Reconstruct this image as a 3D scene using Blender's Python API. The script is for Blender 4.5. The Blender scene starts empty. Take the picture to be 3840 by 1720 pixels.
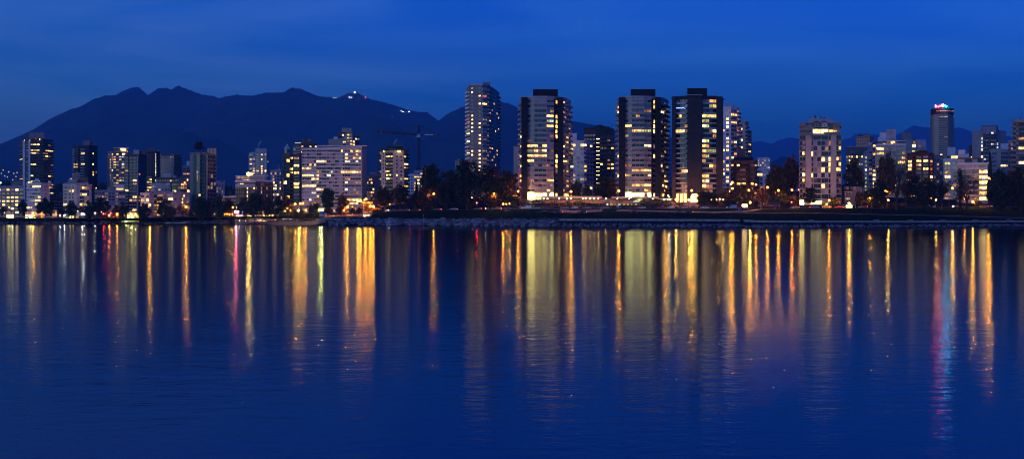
# Dusk skyline of apartment towers across a bay
HAZE = 0.00007
HAZE_COL = (.18, .56, 1, 1)
SKY_TINT = (.085, .52, 2.15, 1)
SKY_STRENGTH = .30
SUN_E = .33
W_SWELL, W_MID, W_CHOP, W_ROUGH = .045, .022, .025, .112
W_COL = (.42, .51, .64, 1)
EXPO = 0.
import bpy, math, random
from mathutils import Vector, noise
R = math.radians
SC = bpy.context.scene
COL = SC.collection
# ------------------------------------------------------------------ camera model
F, H, CH = 5160.0, 813.0, 5.0          # focal length and horizon of the photograph, eye height (m)
def P(px, py, D): return Vector(((px-1920)/F*D, D, CH+(H-py)/F*D))
def X(px, D): return (px-1920)/F*D
def Z(py, D): return CH+(H-py)/F*D
cam = bpy.data.cameras.new('camera'); co = bpy.data.objects.new('camera', cam); COL.objects.link(co)
cam.sensor_width = 36; cam.lens = F/3840*36; cam.shift_y = -47/3840
cam.clip_start = 1; cam.clip_end = 80000
co.location = (0, 0, CH); co.rotation_euler = (R(90), 0, 0); SC.camera = co

# ------------------------------------------------------------------ materials
MATS = {}
def nodes_of(m):
    m.use_nodes = True; nt = m.node_tree
    for n in list(nt.nodes): nt.nodes.remove(n)
    return nt, nt.nodes, nt.links
def surf(name, col, rough=.8, var=.25, scale=.4, metal=0., stretch=(1, 1, 1), spec=.4, bump=0., vary=None, amt=.7):
    """plain surface whose colour wanders a little (weather, dirt)"""
    if name in MATS: return MATS[name]
    m = bpy.data.materials.new(name); nt, N, L = nodes_of(m)
    o = N.new('ShaderNodeOutputMaterial'); b = N.new('ShaderNodeBsdfPrincipled')
    tc = N.new('ShaderNodeTexCoord'); mp = N.new('ShaderNodeMapping'); mp.inputs['Scale'].default_value = stretch
    nz = N.new('ShaderNodeTexNoise'); nz.inputs['Scale'].default_value = scale; nz.inputs['Detail'].default_value = 5
    cr = N.new('ShaderNodeValToRGB')
    lo = [c*(1-var) for c in col]; hi = [min(1, c*(1+var)) for c in col]
    cr.color_ramp.elements[0].position = .3; cr.color_ramp.elements[1].position = .7
    cr.color_ramp.elements[0].color = (*lo, 1); cr.color_ramp.elements[1].color = (*hi, 1)
    L.new(tc.outputs['Object'], mp.inputs['Vector']); L.new(mp.outputs[0], nz.inputs['Vector'])
    L.new(nz.outputs['Fac'], cr.inputs[0]); L.new(cr.outputs[0], b.inputs['Base Color'])
    b.inputs['Roughness'].default_value = rough; b.inputs['Metallic'].default_value = metal
    b.inputs['Specular IOR Level'].default_value = spec
    if vary:      # every stone, leaf spray or window its own shade
        q = N.new('ShaderNodeNewGeometry').outputs['Random Per Island'] if vary == 'island' else N.new('ShaderNodeObjectInfo').outputs['Random']
        mr = N.new('ShaderNodeMapRange'); mr.inputs[3].default_value = 1-amt; mr.inputs[4].default_value = 1+amt; L.new(q, mr.inputs[0])
        mm = N.new('ShaderNodeVectorMath'); mm.operation = 'SCALE'; L.new(cr.outputs[0], mm.inputs[0]); L.new(mr.outputs[0], mm.inputs['Scale'])
        L.new(mm.outputs[0], b.inputs['Base Color']); csock = mm.outputs[0]
    else: csock = cr.outputs[0]
    if bump:
        bp = N.new('ShaderNodeBump'); bp.inputs['Strength'].default_value = bump; bp.inputs['Distance'].default_value = .3
        L.new(nz.outputs['Fac'], bp.inputs['Height']); L.new(bp.outputs[0], b.inputs['Normal'])
    if spec <= .05:      # matt ground cover: no sheen at a grazing view
        d = N.new('ShaderNodeBsdfDiffuse'); L.new(csock, d.inputs['Color'])
        if bump: L.new(bp.outputs[0], d.inputs['Normal'])
        N.remove(b); b = d
    L.new(b.outputs[0], o.inputs[0]); MATS[name] = m; return m
def glow(name, col, strength, rooms=True, sample=False, base=(.05, .05, .05), lo=.25):
    """something that gives off light; rooms = a lit window with curtains, furniture and a brighter lamp behind it"""
    if name in MATS: return MATS[name]
    m = bpy.data.materials.new(name); nt, N, L = nodes_of(m)
    o = N.new('ShaderNodeOutputMaterial')
    b = N.new('ShaderNodeBsdfPrincipled'); b.inputs['Base Color'].default_value = (*base, 1)
    b.inputs['Roughness'].default_value = .25
    b.inputs['Emission Color'].default_value = (*col, 1); b.inputs['Emission Strength'].default_value = strength
    if rooms:
        tc = N.new('ShaderNodeTexCoord'); mp = N.new('ShaderNodeMapping'); mp.inputs['Scale'].default_value = (1, 1, .55)
        nz = N.new('ShaderNodeTexNoise'); nz.inputs['Scale'].default_value = .85; nz.inputs['Detail'].default_value = 3
        mr = N.new('ShaderNodeMapRange'); mr.inputs[1].default_value = .36; mr.inputs[2].default_value = .66
        mr.inputs[3].default_value = strength*lo; mr.inputs[4].default_value = strength*1.7
        L.new(tc.outputs['Object'], mp.inputs['Vector']); L.new(mp.outputs[0], nz.inputs['Vector'])
        L.new(nz.outputs['Fac'], mr.inputs[0])
        oi = N.new('ShaderNodeObjectInfo'); m2 = N.new('ShaderNodeMapRange'); m2.inputs[3].default_value = .45; m2.inputs[4].default_value = 1.5; L.new(oi.outputs['Random'], m2.inputs[0])
        mu = N.new('ShaderNodeMath'); mu.operation = 'MULTIPLY'; L.new(mr.outputs[0], mu.inputs[0]); L.new(m2.outputs[0], mu.inputs[1]); L.new(mu.outputs[0], b.inputs['Emission Strength'])
        wn = N.new('ShaderNodeTexWhiteNoise'); wn.noise_dimensions = '1D'; L.new(oi.outputs['Random'], wn.inputs['W'])
        cm = N.new('ShaderNodeMix'); cm.data_type = 'RGBA'; cm.inputs[6].default_value = (col[0], col[1]*.72, col[2]*.5, 1); cm.inputs[7].default_value = (col[0], min(1, col[1]*1.15+.05), min(1, col[2]*1.3+.03), 1)
        L.new(wn.outputs['Value'], cm.inputs[0]); L.new(cm.outputs[2], b.inputs['Emission Color'])
    L.new(b.outputs[0], o.inputs[0])
    m.cycles.emission_sampling = 'FRONT_BACK' if sample else 'NONE'
    MATS[name] = m; return m
def glass(name, col, rough=.12):
    return surf(name, col, rough, .45, .6, 0, (1, 1, .4), spec=.9)

WIN = {
 'k': glass('window_dark', (.012, .013, .018)), 'K': glass('window_black', (.005, .005, .007)),
 'p': surf('window_pale_curtain', (.20, .19, .22), .35, .5, .9, 0, (1.6, 1.6, .2), spec=.8, vary='object', amt=.6),
 'P': surf('window_white_curtain', (.30, .30, .34), .4, .35, .9, 0, (1.8, 1.8, .2), spec=.8, vary='object', amt=.6),
 'm': glass('window_grey', (.06, .065, .085), .15), 't': glass('window_teal', (.02, .06, .07), .1),
 'd': glow('window_dim_amber', (1, .50, .20), .22), 'e': glow('window_dim_red', (1, .30, .12), .22),
 'y': glow('window_yellow', (1, .55, .13), 1.7), 'Y': glow('window_bright_yellow', (1, .60, .15), 4.4, lo=.2),
 'o': glow('window_orange', (1, .38, .09), .65), 'w': glow('window_white_warm', (1, .76, .34), 3.2, lo=.5),
 'g': glow('window_green_white', (.72, 1, .55), .9), 'l': glow('window_lime', (.9, .90, .22), .6, lo=.4),
 'c': glow('window_cool_white', (.75, .88, 1), 1.2), 'v': glow('window_soft', (1, .68, .40), .34),
 'L': glow('lobby_light', (1, .74, .15), 15.0, lo=.6, sample=True), 'G': glow('stair_light', (.95, .9, .55), 1.0, lo=.6),
}
W_ = lambda n, c, **k: surf('wall_'+n, c, spec=.12, **k)
WALL = {
 'white': W_('white', (.56, .56, .60), var=.10), 'lav': W_('lavender', (.34, .335, .37), var=.12),
 'grey': W_('grey', (.26, .255, .29), var=.14), 'dgrey': W_('dark_grey', (.10, .10, .12), var=.2),
 'black': W_('black', (.016, .017, .023), var=.35), 'brown': W_('brown', (.10, .075, .07), var=.2),
 'dbrown': W_('dark_brown', (.036, .034, .042), var=.25), 'beige': W_('beige', (.52, .45, .40), var=.1),
 'tan': W_('tan', (.34, .29, .25), var=.14), 'brick': W_('brick', (.12, .04, .028), var=.3),
 'pink': W_('pink_brick', (.30, .16, .15), var=.2), 'blue': W_('blue_grey', (.22, .27, .36), var=.12),
 'pblue': W_('pale_blue', (.46, .54, .64), var=.1), 'teal': W_('teal', (.05, .12, .125), var=.2),
 'green': W_('dark_green', (.02, .055, .05), var=.2), 'slate': W_('slate', (.17, .185, .20), var=.08),
 'conc': W_('concrete', (.33, .31, .32), var=.15), 'copper': W_('copper_green', (.16, .36, .36), var=.15),
}
M_ = dict(
 metal=surf('metal_dark', (.05, .05, .055), .5, .2), steel=surf('steel_blue', (.012, .018, .04), .5, .2),
 bark=surf('bark', (.045, .032, .026), .95, .4, 2.), leaf=surf('foliage_dark', (.040, .046, .022), .9, .55, .35, spec=.04, vary='island', amt=.75),
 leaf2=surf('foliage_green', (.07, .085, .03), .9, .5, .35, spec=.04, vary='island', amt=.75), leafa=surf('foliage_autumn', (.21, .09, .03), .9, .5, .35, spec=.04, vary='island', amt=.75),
 leafr=surf('foliage_russet', (.045, .028, .018), .9, .5, .35, spec=.04, vary='island', amt=.75), needle=surf('needles', (.018, .030, .020), .95, .5, .5, spec=.04),
 tyre=surf('tyre', (.012, .012, .012), .8, .2), rim=surf('rim', (.35, .35, .36), .4, .1, metal=.6),
 carglass=glass('car_glass', (.02, .022, .026), .08))
LAMP = {
 'sod': glow('sodium_lamp', (1, .29, .010), 8500, False, True), 'sodm': glow('sodium_lamp_small', (1, .30, .012), 2800, False, True),
 'wht': glow('white_lamp', (.95, 1, .80), 800, False, True), 'grn': glow('pale_green_lamp', (1, .86, .16), 1700, False, True),
 'wrm': glow('warm_lamp', (1, .52, .08), 900, False, True), 'red': glow('red_lamp', (1, .01, .01), 420, False, True),
 'pnk': glow('pink_white_lamp', (1, .50, .55), 1100, False, True), 'blu': glow('blue_lamp', (.12, .42, 1), 1200, False, True),
 'dim': glow('dim_orange_lamp', (1, .34, .02), 22, False, False),
 'soffit': glow('soffit_light', (1, .55, .12), 170, False, True), 'tail': glow('tail_lamp', (1, .02, .01), 160, False, True), 'head': glow('head_lamp', (1, .80, .55), 200, False, True),
 'dot': glow('far_lamp', (1, .75, .5), 1.6, False, False), 'dotw': glow('far_lamp_white', (.9, 1, .9), 9, False, False),
 'halo': glow('sodium_diffuser', (1, .24, .012), 1.5, False), 'halog': glow('green_diffuser', (1, .85, .25), 1.3, False), 'halow': glow('white_diffuser', (.9, 1, .85), .5, False), 'redw': glow('red_glow', (1, .05, .04), 2.5, False), 'hot': glow('summit_lamp', (1, .82, .6), 25, False, False),  # halo entries: glow colours of the rings added round the lamp bulbs
}
# ------------------------------------------------------------------ mesh collector
class MB:
    def __init__(s): s.v, s.f, s.mi, s.ms = [], [], [], []
    def slot(s, m):
        if m not in s.ms: s.ms.append(m)
        return s.ms.index(m)
    def face(s, pts, m):
        b = len(s.v); s.v += [tuple(p) for p in pts]; s.f.append(tuple(range(b, b+len(pts)))); s.mi.append(s.slot(m))
    def hexa(s, p, m):      # 8 points: bottom 4 (ccw from above), top 4
        b = len(s.v); s.v += [tuple(q) for q in p]; k = s.slot(m)
        for q in ((3, 2, 1, 0), (4, 5, 6, 7), (0, 1, 5, 4), (1, 2, 6, 5), (2, 3, 7, 6), (3, 0, 4, 7)):
            s.f.append(tuple(b+i for i in q)); s.mi.append(k)
    def box(s, x0, x1, y0, y1, z0, z1, m):
        s.hexa([(x0, y0, z0), (x1, y0, z0), (x1, y1, z0), (x0, y1, z0), (x0, y0, z1), (x1, y0, z1), (x1, y1, z1), (x0, y1, z1)], m)
    def obox(s, A, u, n, a0, a1, d0, d1, z0, z1, m):
        """box in a facade's frame: a along the wall, d outwards"""
        q = lambda a, d, z: (A[0]+u[0]*a+n[0]*d, A[1]+u[1]*a+n[1]*d, z)
        s.hexa([q(a0, d1, z0), q(a1, d1, z0), q(a1, d0, z0), q(a0, d0, z0), q(a0, d1, z1), q(a1, d1, z1), q(a1, d0, z1), q(a0, d0, z1)], m)
    def prism(s, pts, z0, z1, m, mtop=None, z1s=None):
        n = len(pts); zt = z1s or [z1]*n
        for i in range(n):
            j = (i+1) % n
            s.face([(*pts[i], z0), (*pts[j], z0), (*pts[j], zt[j]), (*pts[i], zt[i])], m)
        s.face([(*pts[i], zt[i]) for i in range(n)], mtop or m)
    def tube(s, pts, rad, m, n=6, cap=True):
        rings = []
        for i, p in enumerate(pts):
            p = Vector(p); a = Vector(pts[max(0, i-1)]); c = Vector(pts[min(len(pts)-1, i+1)])
            t = (c-a).normalized() if (c-a).length > 1e-6 else Vector((0, 0, 1))
            r = rad[i] if isinstance(rad, (list, tuple)) else rad
            e = t.orthogonal().normalized(); g = t.cross(e)
            b = len(s.v)
            for k in range(n):
                w = 2*math.pi*k/n; s.v.append(tuple(p+(e*math.cos(w)+g*math.sin(w))*r))
            rings.append(b)
        k0 = s.slot(m)
        for a, b in zip(rings, rings[1:]):
            for k in range(n):
                s.f.append((a+k, a+(k+1) % n, b+(k+1) % n, b+k)); s.mi.append(k0)
        if cap:
            s.f.append(tuple(rings[0]+k for k in reversed(range(n)))); s.mi.append(k0)
            s.f.append(tuple(rings[-1]+k for k in range(n))); s.mi.append(k0)
    def ball(s, c, r, m, n=8, rz=None):
        rz = rz or r; c = Vector(c); k = s.slot(m); b = len(s.v); h = n//2
        for i in range(h+1):
            th = math.pi*i/h
            for j in range(n):
                ph = 2*math.pi*j/n
                s.v.append((c.x+r*math.sin(th)*math.cos(ph), c.y+r*math.sin(th)*math.sin(ph), c.z+rz*math.cos(th)))
        for i in range(h):
            for j in range(n):
                s.f.append((b+i*n+j, b+(i+1)*n+j, b+(i+1)*n+(j+1) % n, b+i*n+(j+1) % n)); s.mi.append(k)
    def mesh(s, name, off=(0, 0, 0)):
        me = bpy.data.meshes.new(name)
        me.from_pydata([(x-off[0], y-off[1], z-off[2]) for x, y, z in s.v], [], s.f)
        for m in s.ms: me.materials.append(m)
        me.polygons.foreach_set('material_index', s.mi); me.update(); return me
    def build(s, name, parent=None, smooth=False):
        if not s.f: return None
        off = parent.location if parent is not None else (0, 0, 0)
        if parent is not None and parent.parent is not None: off = Vector(parent.location)+Vector(parent.parent.location)
        me = s.mesh(name, off)
        if smooth: me.polygons.foreach_set('use_smooth', [True]*len(me.polygons))
        o = bpy.data.objects.new(name, me); COL.objects.link(o)
        if parent is not None: o.parent = parent
        return o
def tag(o, label=None, cat=None, group=None, kind=None):
    for k, v in (('label', label), ('category', cat), ('group', group), ('kind', kind)):
        if v: o[k] = v
    return o
def empty(name, loc, label=None, cat=None, group=None):
    o = bpy.data.objects.new(name, None); COL.objects.link(o); o.location = loc; o.empty_display_size = .5
    return tag(o, label, cat, group)
def copy_tree(o, parent=None):
    c = o.copy(); COL.objects.link(c); c.parent = parent
    for ch in KIDS.get(o.name, []): KIDS.setdefault(c.name, []).append(copy_tree(ch, c))
    return c
KIDS = {}
def reg(o):
    """remember the children of a finished prototype"""
    for x in bpy.data.objects:
        if x.parent == o: KIDS.setdefault(o.name, []).append(x)
    for c in KIDS.get(o.name, []):
        for x in bpy.data.objects:
            if x.parent == c: KIDS.setdefault(c.name, []).append(x)
    return o

# ------------------------------------------------------------------ the lie of the land
def lerp_tab(tab, x):
    if x <= tab[0][0]: return tab[0][1]
    for (a, u), (b, v) in zip(tab, tab[1:]):
        if x <= b: return u+(v-u)*(x-a)/(b-a)
    return tab[-1][1]
YW = [(-600, 842), (0, 842), (500, 840.5), (900, 842), (1180, 844), (1290, 846.5), (1600, 847), (1750, 848.5), (2000, 850), (2400, 851.8), (3000, 852.5), (3500, 851), (3840, 849.8), (4600, 849.5)]
YT = [(-600, 830), (0, 830), (600, 831), (800, 826), (1000, 824), (1230, 823), (1330, 821), (1700, 824), (2400, 824.5), (2760, 826), (2850, 831), (3400, 832), (3840, 830), (4600, 830)]
DT = [(-600, 16), (850, 16), (950, 42), (1200, 40), (1260, 14), (4600, 12)]
YR = [(-600, 818), (500, 817.5), (900, 811.5), (1200, 806), (1320, 805), (1400, 800), (1460, 793), (1600, 790), (1900, 785), (2300, 783.5), (2900, 783.5), (3200, 780), (3840, 777), (4600, 777)]
DR = [(-600, 940), (500, 930), (900, 900), (1200, 870), (1400, 848), (1600, 820), (1760, 785), (1900, 750), (2034, 725), (2300, 717), (2900, 719), (3200, 728), (3500, 745), (3840, 765), (4600, 790)]
RW = 15.0
def stations(px):
    dw = CH*F/(lerp_tab(YW, px)-H); dt = dw+lerp_tab(DT, px); zt = Z(lerp_tab(YT, px), dt)
    dr = lerp_tab(DR, px); zr = Z(lerp_tab(YR, px), dr)
    s = .012+.045*min(1, max(0, (px-1300)/350))
    return [(dw-30, -3), (dw, -.05), (dt, zt), (dt+3, zt+.05), (dr-3, zr-.15), (dr, zr), (dr+RW, zr+.1), (dr+RW+2, zr+.15),
            (dr+220, zr+s*210), (dr+900, zr+s*210+14), (9000, zr+s*210+20), (25000, 30)]
def gz(px, D):
    st = stations(px)
    if D <= st[0][0]: return st[0][1]
    for (a, u), (b, v) in zip(st, st[1:]):
        if D <= b: return u+(v-u)*(D-a)/(b-a)
    return st[-1][1]
def road_D(px): return lerp_tab(DR, px)
def G(px, D, dz=0.): return Vector((X(px, D), D, gz(px, D)+dz))
# ------------------------------------------------------------------ setting: world, sun, haze, water, land
w = bpy.data.worlds.new('World'); SC.world = w; w.use_nodes = True
N, L = w.node_tree.nodes, w.node_tree.links
for n in list(N): N.remove(n)
wo = N.new('ShaderNodeOutputWorld'); bg = N.new('ShaderNodeBackground')
sky = N.new('ShaderNodeTexSky'); sky.sky_type = 'NISHITA'; sky.sun_disc = False
SUN_EL, SUN_AZ = R(3.0), R(215)            # afterglow low behind the camera, to its left
sky.sun_elevation = SUN_EL; sky.sun_rotation = SUN_AZ; sky.altitude = 0; sky.air_density = 1.3; sky.dust_density = .6; sky.ozone_density = 5
tint = N.new('ShaderNodeMix'); tint.data_type = 'RGBA'; tint.blend_type = 'MULTIPLY'; tint.inputs[0].default_value = 1
tint.inputs[7].default_value = SKY_TINT
L.new(sky.outputs[0], tint.inputs[6])
tc = N.new('ShaderNodeTexCoord'); mp = N.new('ShaderNodeMapping'); mp.inputs['Scale'].default_value = (1.4, 1.4, 9); mp.inputs['Rotation'].default_value = (0, R(-7), 0)
nz = N.new('ShaderNodeTexNoise'); nz.inputs['Scale'].default_value = 1.7; nz.inputs['Detail'].default_value = 6; nz.inputs['Distortion'].default_value = .6
cr = N.new('ShaderNodeValToRGB'); cr.color_ramp.elements[0].position = .42; cr.color_ramp.elements[1].position = .70
cr.color_ramp.elements[0].color = (.7, .90, .97, 1); cr.color_ramp.elements[1].color = (4.2, 1.42, 1.07, 1)
cl = N.new('ShaderNodeMix'); cl.data_type = 'RGBA'; cl.blend_type = 'MULTIPLY'; cl.inputs[0].default_value = 1
L.new(tc.outputs['Generated'], mp.inputs['Vector']); L.new(mp.outputs[0], nz.inputs['Vector']); L.new(nz.outputs['Fac'], cr.inputs[0])
L.new(tint.outputs[2], cl.inputs[6]); L.new(cr.outputs[0], cl.inputs[7])
sx = N.new('ShaderNodeSeparateXYZ'); L.new(tc.outputs['Generated'], sx.inputs[0])
def ramp(sock, stops):
    mr = N.new('ShaderNodeMapRange'); mr.inputs[1].default_value = stops[0][0]; mr.inputs[2].default_value = stops[-1][0]; L.new(sock, mr.inputs[0])
    r = N.new('ShaderNodeValToRGB'); a, b = stops[0][0], stops[-1][0]
    for i, (x, c) in enumerate(stops):
        e = r.color_ramp.elements[0] if i == 0 else r.color_ramp.elements[-1] if i == len(stops)-1 else r.color_ramp.elements.new((x-a)/(b-a))
        e.position = (x-a)/(b-a); e.color = (*c, 1)
    L.new(mr.outputs[0], r.inputs[0]); return r
def mul(a, b):
    m = N.new('ShaderNodeMix'); m.data_type = 'RGBA'; m.blend_type = 'MULTIPLY'; m.inputs[0].default_value = 1
    L.new(a, m.inputs[6]); L.new(b, m.inputs[7]); return m.outputs[2]
up = ramp(sx.outputs['Z'], [(0, (.9, 1.7, 1.65)), (.076, (1.05, 1.6, 1.5)), (.11, (1.0, 1.25, 1.25)), (.155, (1.3, 1.2, 1.08)), (.4, (.9, .9, .9)), (1, (.7, .75, .8))])
west = ramp(sx.outputs['X'], [(-.55, (3.6, 1.8, 1.05)), (-.32, (3.3, 1.45, 1.02)), (0, (.9, .98, 1.)), (.4, (.7, .95, 1))])
L.new(mul(mul(cl.outputs[2], up.outputs[0]), west.outputs[0]), bg.inputs[0]); bg.inputs[1].default_value = SKY_STRENGTH; L.new(bg.outputs[0], wo.inputs[0])

sd = bpy.data.lights.new('afterglow', 'SUN'); sd.energy = SUN_E; sd.angle = R(60); sd.color = (1, .89, .82)
so = bpy.data.objects.new('afterglow', sd); COL.objects.link(so)
sv = Vector((math.sin(SUN_AZ)*math.cos(R(14)), math.cos(SUN_AZ)*math.cos(R(14)), math.sin(R(14))))
so.rotation_euler = sv.to_track_quat('Z', 'Y').to_euler()

if HAZE > 0:
    hm = bpy.data.materials.new('haze_air'); nt, N, L = nodes_of(hm)
    o = N.new('ShaderNodeOutputMaterial'); v = N.new('ShaderNodeVolumePrincipled')
    v.inputs['Color'].default_value = HAZE_COL; v.inputs['Density'].default_value = HAZE; v.inputs['Anisotropy'].default_value = .2
    L.new(v.outputs[0], o.inputs['Volume'])
    mb = MB(); mb.box(-18500, 18500, -400, 26500, -6, 1750, hm); tag(mb.build('haze'), kind='stuff')

# water
wm = bpy.data.materials.new('sea_water'); nt, N, L = nodes_of(wm)
o = N.new('ShaderNodeOutputMaterial'); geo = N.new('ShaderNodeNewGeometry')
def wave(scale, sx, sy, detail, rot):
    m = N.new('ShaderNodeMapping'); m.inputs['Scale'].default_value = (sx, sy, 1); m.inputs['Rotation'].default_value = (0, 0, R(rot))
    n = N.new('ShaderNodeTexNoise'); n.inputs['Scale'].default_value = scale; n.inputs['Detail'].default_value = detail; n.inputs['Roughness'].default_value = .6
    L.new(geo.outputs['Position'], m.inputs['Vector']); L.new(m.outputs[0], n.inputs['Vector']); return n
def bump(h, dist, prev=None):
    b = N.new('ShaderNodeBump'); b.inputs['Strength'].default_value = 1; b.inputs['Distance'].default_value = dist
    L.new(h.outputs['Fac'], b.inputs['Height'])
    if prev: L.new(prev.outputs[0], b.inputs['Normal'])
    return b
b0 = bump(wave(.055, .25, 1, 3, 3), W_SWELL)
b1 = bump(wave(.30, .40, 1, 3, -2), W_MID, b0)         # long swell
b2 = bump(wave(1.1, .85, 1, 4, -4), W_CHOP, b1)       # small wind chop
dif = N.new('ShaderNodeBsdfDiffuse'); dif.inputs[0].default_value = (.0012, .006, .03, 1)
gl = N.new('ShaderNodeBsdfAnisotropic'); gl.distribution = 'BECKMANN'; gl.inputs['Color'].default_value = W_COL
# the breeze leaves calmer and rougher lanes on the surface
pn = wave(.012, .25, 1.2, 3, 3); pr = N.new('ShaderNodeMapRange'); pr.inputs[1].default_value = .35; pr.inputs[2].default_value = .65
pr.inputs[3].default_value = W_ROUGH*.86; pr.inputs[4].default_value = W_ROUGH*1.12
L.new(pn.outputs['Fac'], pr.inputs[0]); L.new(pr.outputs[0], gl.inputs['Roughness'])
fr = N.new('ShaderNodeFresnel'); fr.inputs[0].default_value = 1.33; mx = N.new('ShaderNodeMixShader')
for q in (dif, gl, fr): L.new(b2.outputs[0], q.inputs['Normal'])
L.new(fr.outputs[0], mx.inputs[0]); L.new(dif.outputs[0], mx.inputs[1]); L.new(gl.outputs[0], mx.inputs[2]); L.new(mx.outputs[0], o.inputs[0])
mb = MB()
mb.face([(-9000, -250, 0), (9000, -250, 0), (9000, 1500, 0), (-9000, 1500, 0)], wm); tag(mb.build('water'), kind='structure')

# land
grass = surf('grass', (.010, .022, .009), .95, .5, .25, spec=0.04); soil = surf('city_ground_dirt', (.018, .018, .018), .95, .4, .05, spec=0.04)
sand = surf('sand', (.19, .165, .15), .95, .25, .3, spec=0.04); shingle = surf('shingle', (.018, .018, .022), .95, .5, .8, spec=0.04)
asph = surf('asphalt', (.075, .072, .070), .85, .25, .3, spec=0.04); conc = surf('path_concrete', (.20, .19, .185), .9, .2, .5, spec=0.04)
pxs = list(range(-1500, 5400, 40))
def sheet(name, i0, i1, mat, p0=-1500, p1=5400, dz=0., sub=1):
    mb = MB(); cols = [p for p in pxs if p0 <= p <= p1]
    rows = []
    for p in cols:
        st = stations(p)[i0:i1+1]; r = []
        for (a, u), (b, v) in zip(st, st[1:]):
            for k in range(sub): r.append((X(p, a+(b-a)*k/sub), a+(b-a)*k/sub, u+(v-u)*k/sub+dz))
        a, u = st[-1]; r.append((X(p, a), a, u+dz)); rows.append(r)
    n = len(rows[0]); mb.v = [v for r in rows for v in r]; k = mb.slot(mat)
    for i in range(len(rows)-1):
        for j in range(n-1):
            mb.f.append((i*n+j, (i+1)*n+j, (i+1)*n+j+1, i*n+j+1)); mb.mi.append(k)
    return tag(mb.build(name, smooth=False), kind='structure')
sheet('shore', 0, 2, shingle, sub=2); sheet('lawn', 2, 5, grass, sub=3); sheet('road', 5, 6, asph); sheet('ground', 6, 11, soil, sub=2)
def drape(name, mat, pts, dz=.05):
    """flat strip laid on the land; pts = (px, D of the near edge, width)"""
    mb = MB(); q = []
    for (p, d, wd), (p2, d2, wd2) in zip(pts, pts[1:]):
        for k in range(6):
            t = k/6; q.append((p+(p2-p)*t, d+(d2-d)*t, wd+(wd2-wd)*t))
    q.append(pts[-1])
    for a, b in zip(q, q[1:]):
        mb.face([G(a[0], a[1], dz), G(b[0], b[1], dz), G(b[0], b[1]+b[2], dz), G(a[0], a[1]+a[2], dz)], mat)
    return mb.build(name)
def DY(px, py):
    """distance at which the land shows at height py in column px"""
    best = None; d = stations(px)[1][0]
    while d < 1400:
        if Z(py, d) <= gz(px, d): return d
        d += .5
    return road_D(px)
tag(drape('beach', sand, [(880, CH*F/(842.3-H)+1, 38), (1000, 860, 39), (1120, 842, 38), (1215, 828, 34), (1262, 806, 8)], .12), kind='structure')
tag(drape('path', conc, [(1890, DY(1890, 792), 2), (1960, DY(1960, 790), 6), (2020, DY(2020, 797), 5), (2150, DY(2150, 799.5), 4.5), (2680, DY(2680, 799), 4.5), (2790, DY(2790, 795), 5), (2860, DY(2860, 787), 5)], .06), kind='structure')
tag(drape('footpath', conc, [(2720, DY(2720, 798), 1.6), (2900, DY(2900, 800), 1.6), (3240, DY(3240, 804), 1.6), (3560, DY(3560, 811), 1.6), (3860, DY(3860, 818), 1.6), (4300, DY(4200, 820), 1.6)], .05), kind='structure')
tag(drape('pavement', conc, [(p, road_D(p)+RW+.1, 3) for p in range(-400, 4300, 150)], .14), kind='structure')
tag(drape('promenade', surf('plaza', (.17, .15, .14), .9, .2, .4, spec=0.04), [(1180, 847, 14), (1240, 842, 20), (1300, 820, 34), (1390, 800, 44)], .10), kind='structure')
# the side street climbing away from the shore between the trees
mb = MB(); rows = []
for k in range(14):
    d = 758+k*19; z = gz(2890, d)+.3; c = 2884+k*.9; wpx = 6.4*F/d
    rows.append(((X(c-wpx, d), d, z), (X(c+wpx, d), d, z)))
for a, b in zip(rows, rows[1:]): mb.face([a[0], a[1], b[1], b[0]], asph)
tag(mb.build('side_street'), kind='structure')
wl = surf('road_paint', (.6, .6, .55), .7, .2); mb = MB()
for d in (766, 800, 845):
    z = gz(2890, d)+.33; mb.face([(X(2884, d)-6, d, z), (X(2884, d)+6, d, z), (X(2884, d)+6, d+2.2, gz(2890, d+2.2)+.33), (X(2884, d)-6, d+2.2, gz(2890, d+2.2)+.33)], wl)
for p in range(-300, 4300, 36):
    d = road_D(p)+RW/2; mb.face([G(p, d, .02), G(p+12, d, .02), G(p+12, d+.15, .02), G(p, d+.15, .02)], wl)
tag(mb.build('road_marking'), kind='structure')

# riprap boulders along the water
rnd = random.Random(5)
rockm = surf('rock', (.12, .125, .14), .9, .4, 1.2, bump=.4, spec=0.04, vary='island', amt=.85)
def rock(mb, c, r, rnd, m):
    b = len(mb.v); k = mb.slot(m)
    base = [(1, 0, 0), (-1, 0, 0), (0, 1, 0), (0, -1, 0), (0, 0, 1), (0, 0, -1), (.6, .6, .6), (-.6, .6, .6), (.6, -.6, .6), (-.6, -.6, .6), (.6, .6, -.6), (-.6, .6, -.6), (.6, -.6, -.6), (-.6, -.6, -.6)]
    sx, sy, sz = rnd.uniform(.8, 1.5), rnd.uniform(.7, 1.2), rnd.uniform(.55, .95)
    for q in base:
        t = r*rnd.uniform(.8, 1.15); mb.v.append((c[0]+q[0]*t*sx, c[1]+q[1]*t*sy, c[2]+q[2]*t*sz))
    for f in ((4, 6, 8), (4, 7, 6), (4, 9, 7), (4, 8, 9), (0, 8, 6), (2, 6, 7), (1, 7, 9), (3, 9, 8), (0, 6, 10), (2, 10, 6), (2, 7, 11), (1, 11, 7), (1, 9, 13), (3, 13, 9), (3, 8, 12), (0, 12, 8), (0, 10, 12), (2, 11, 10), (1, 13, 11), (3, 12, 13), (5, 12, 10), (5, 10, 11), (5, 11, 13), (5, 13, 12)):
        mb.f.append(tuple(b+i for i in f)); mb.mi.append(k)
mb = MB()
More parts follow.
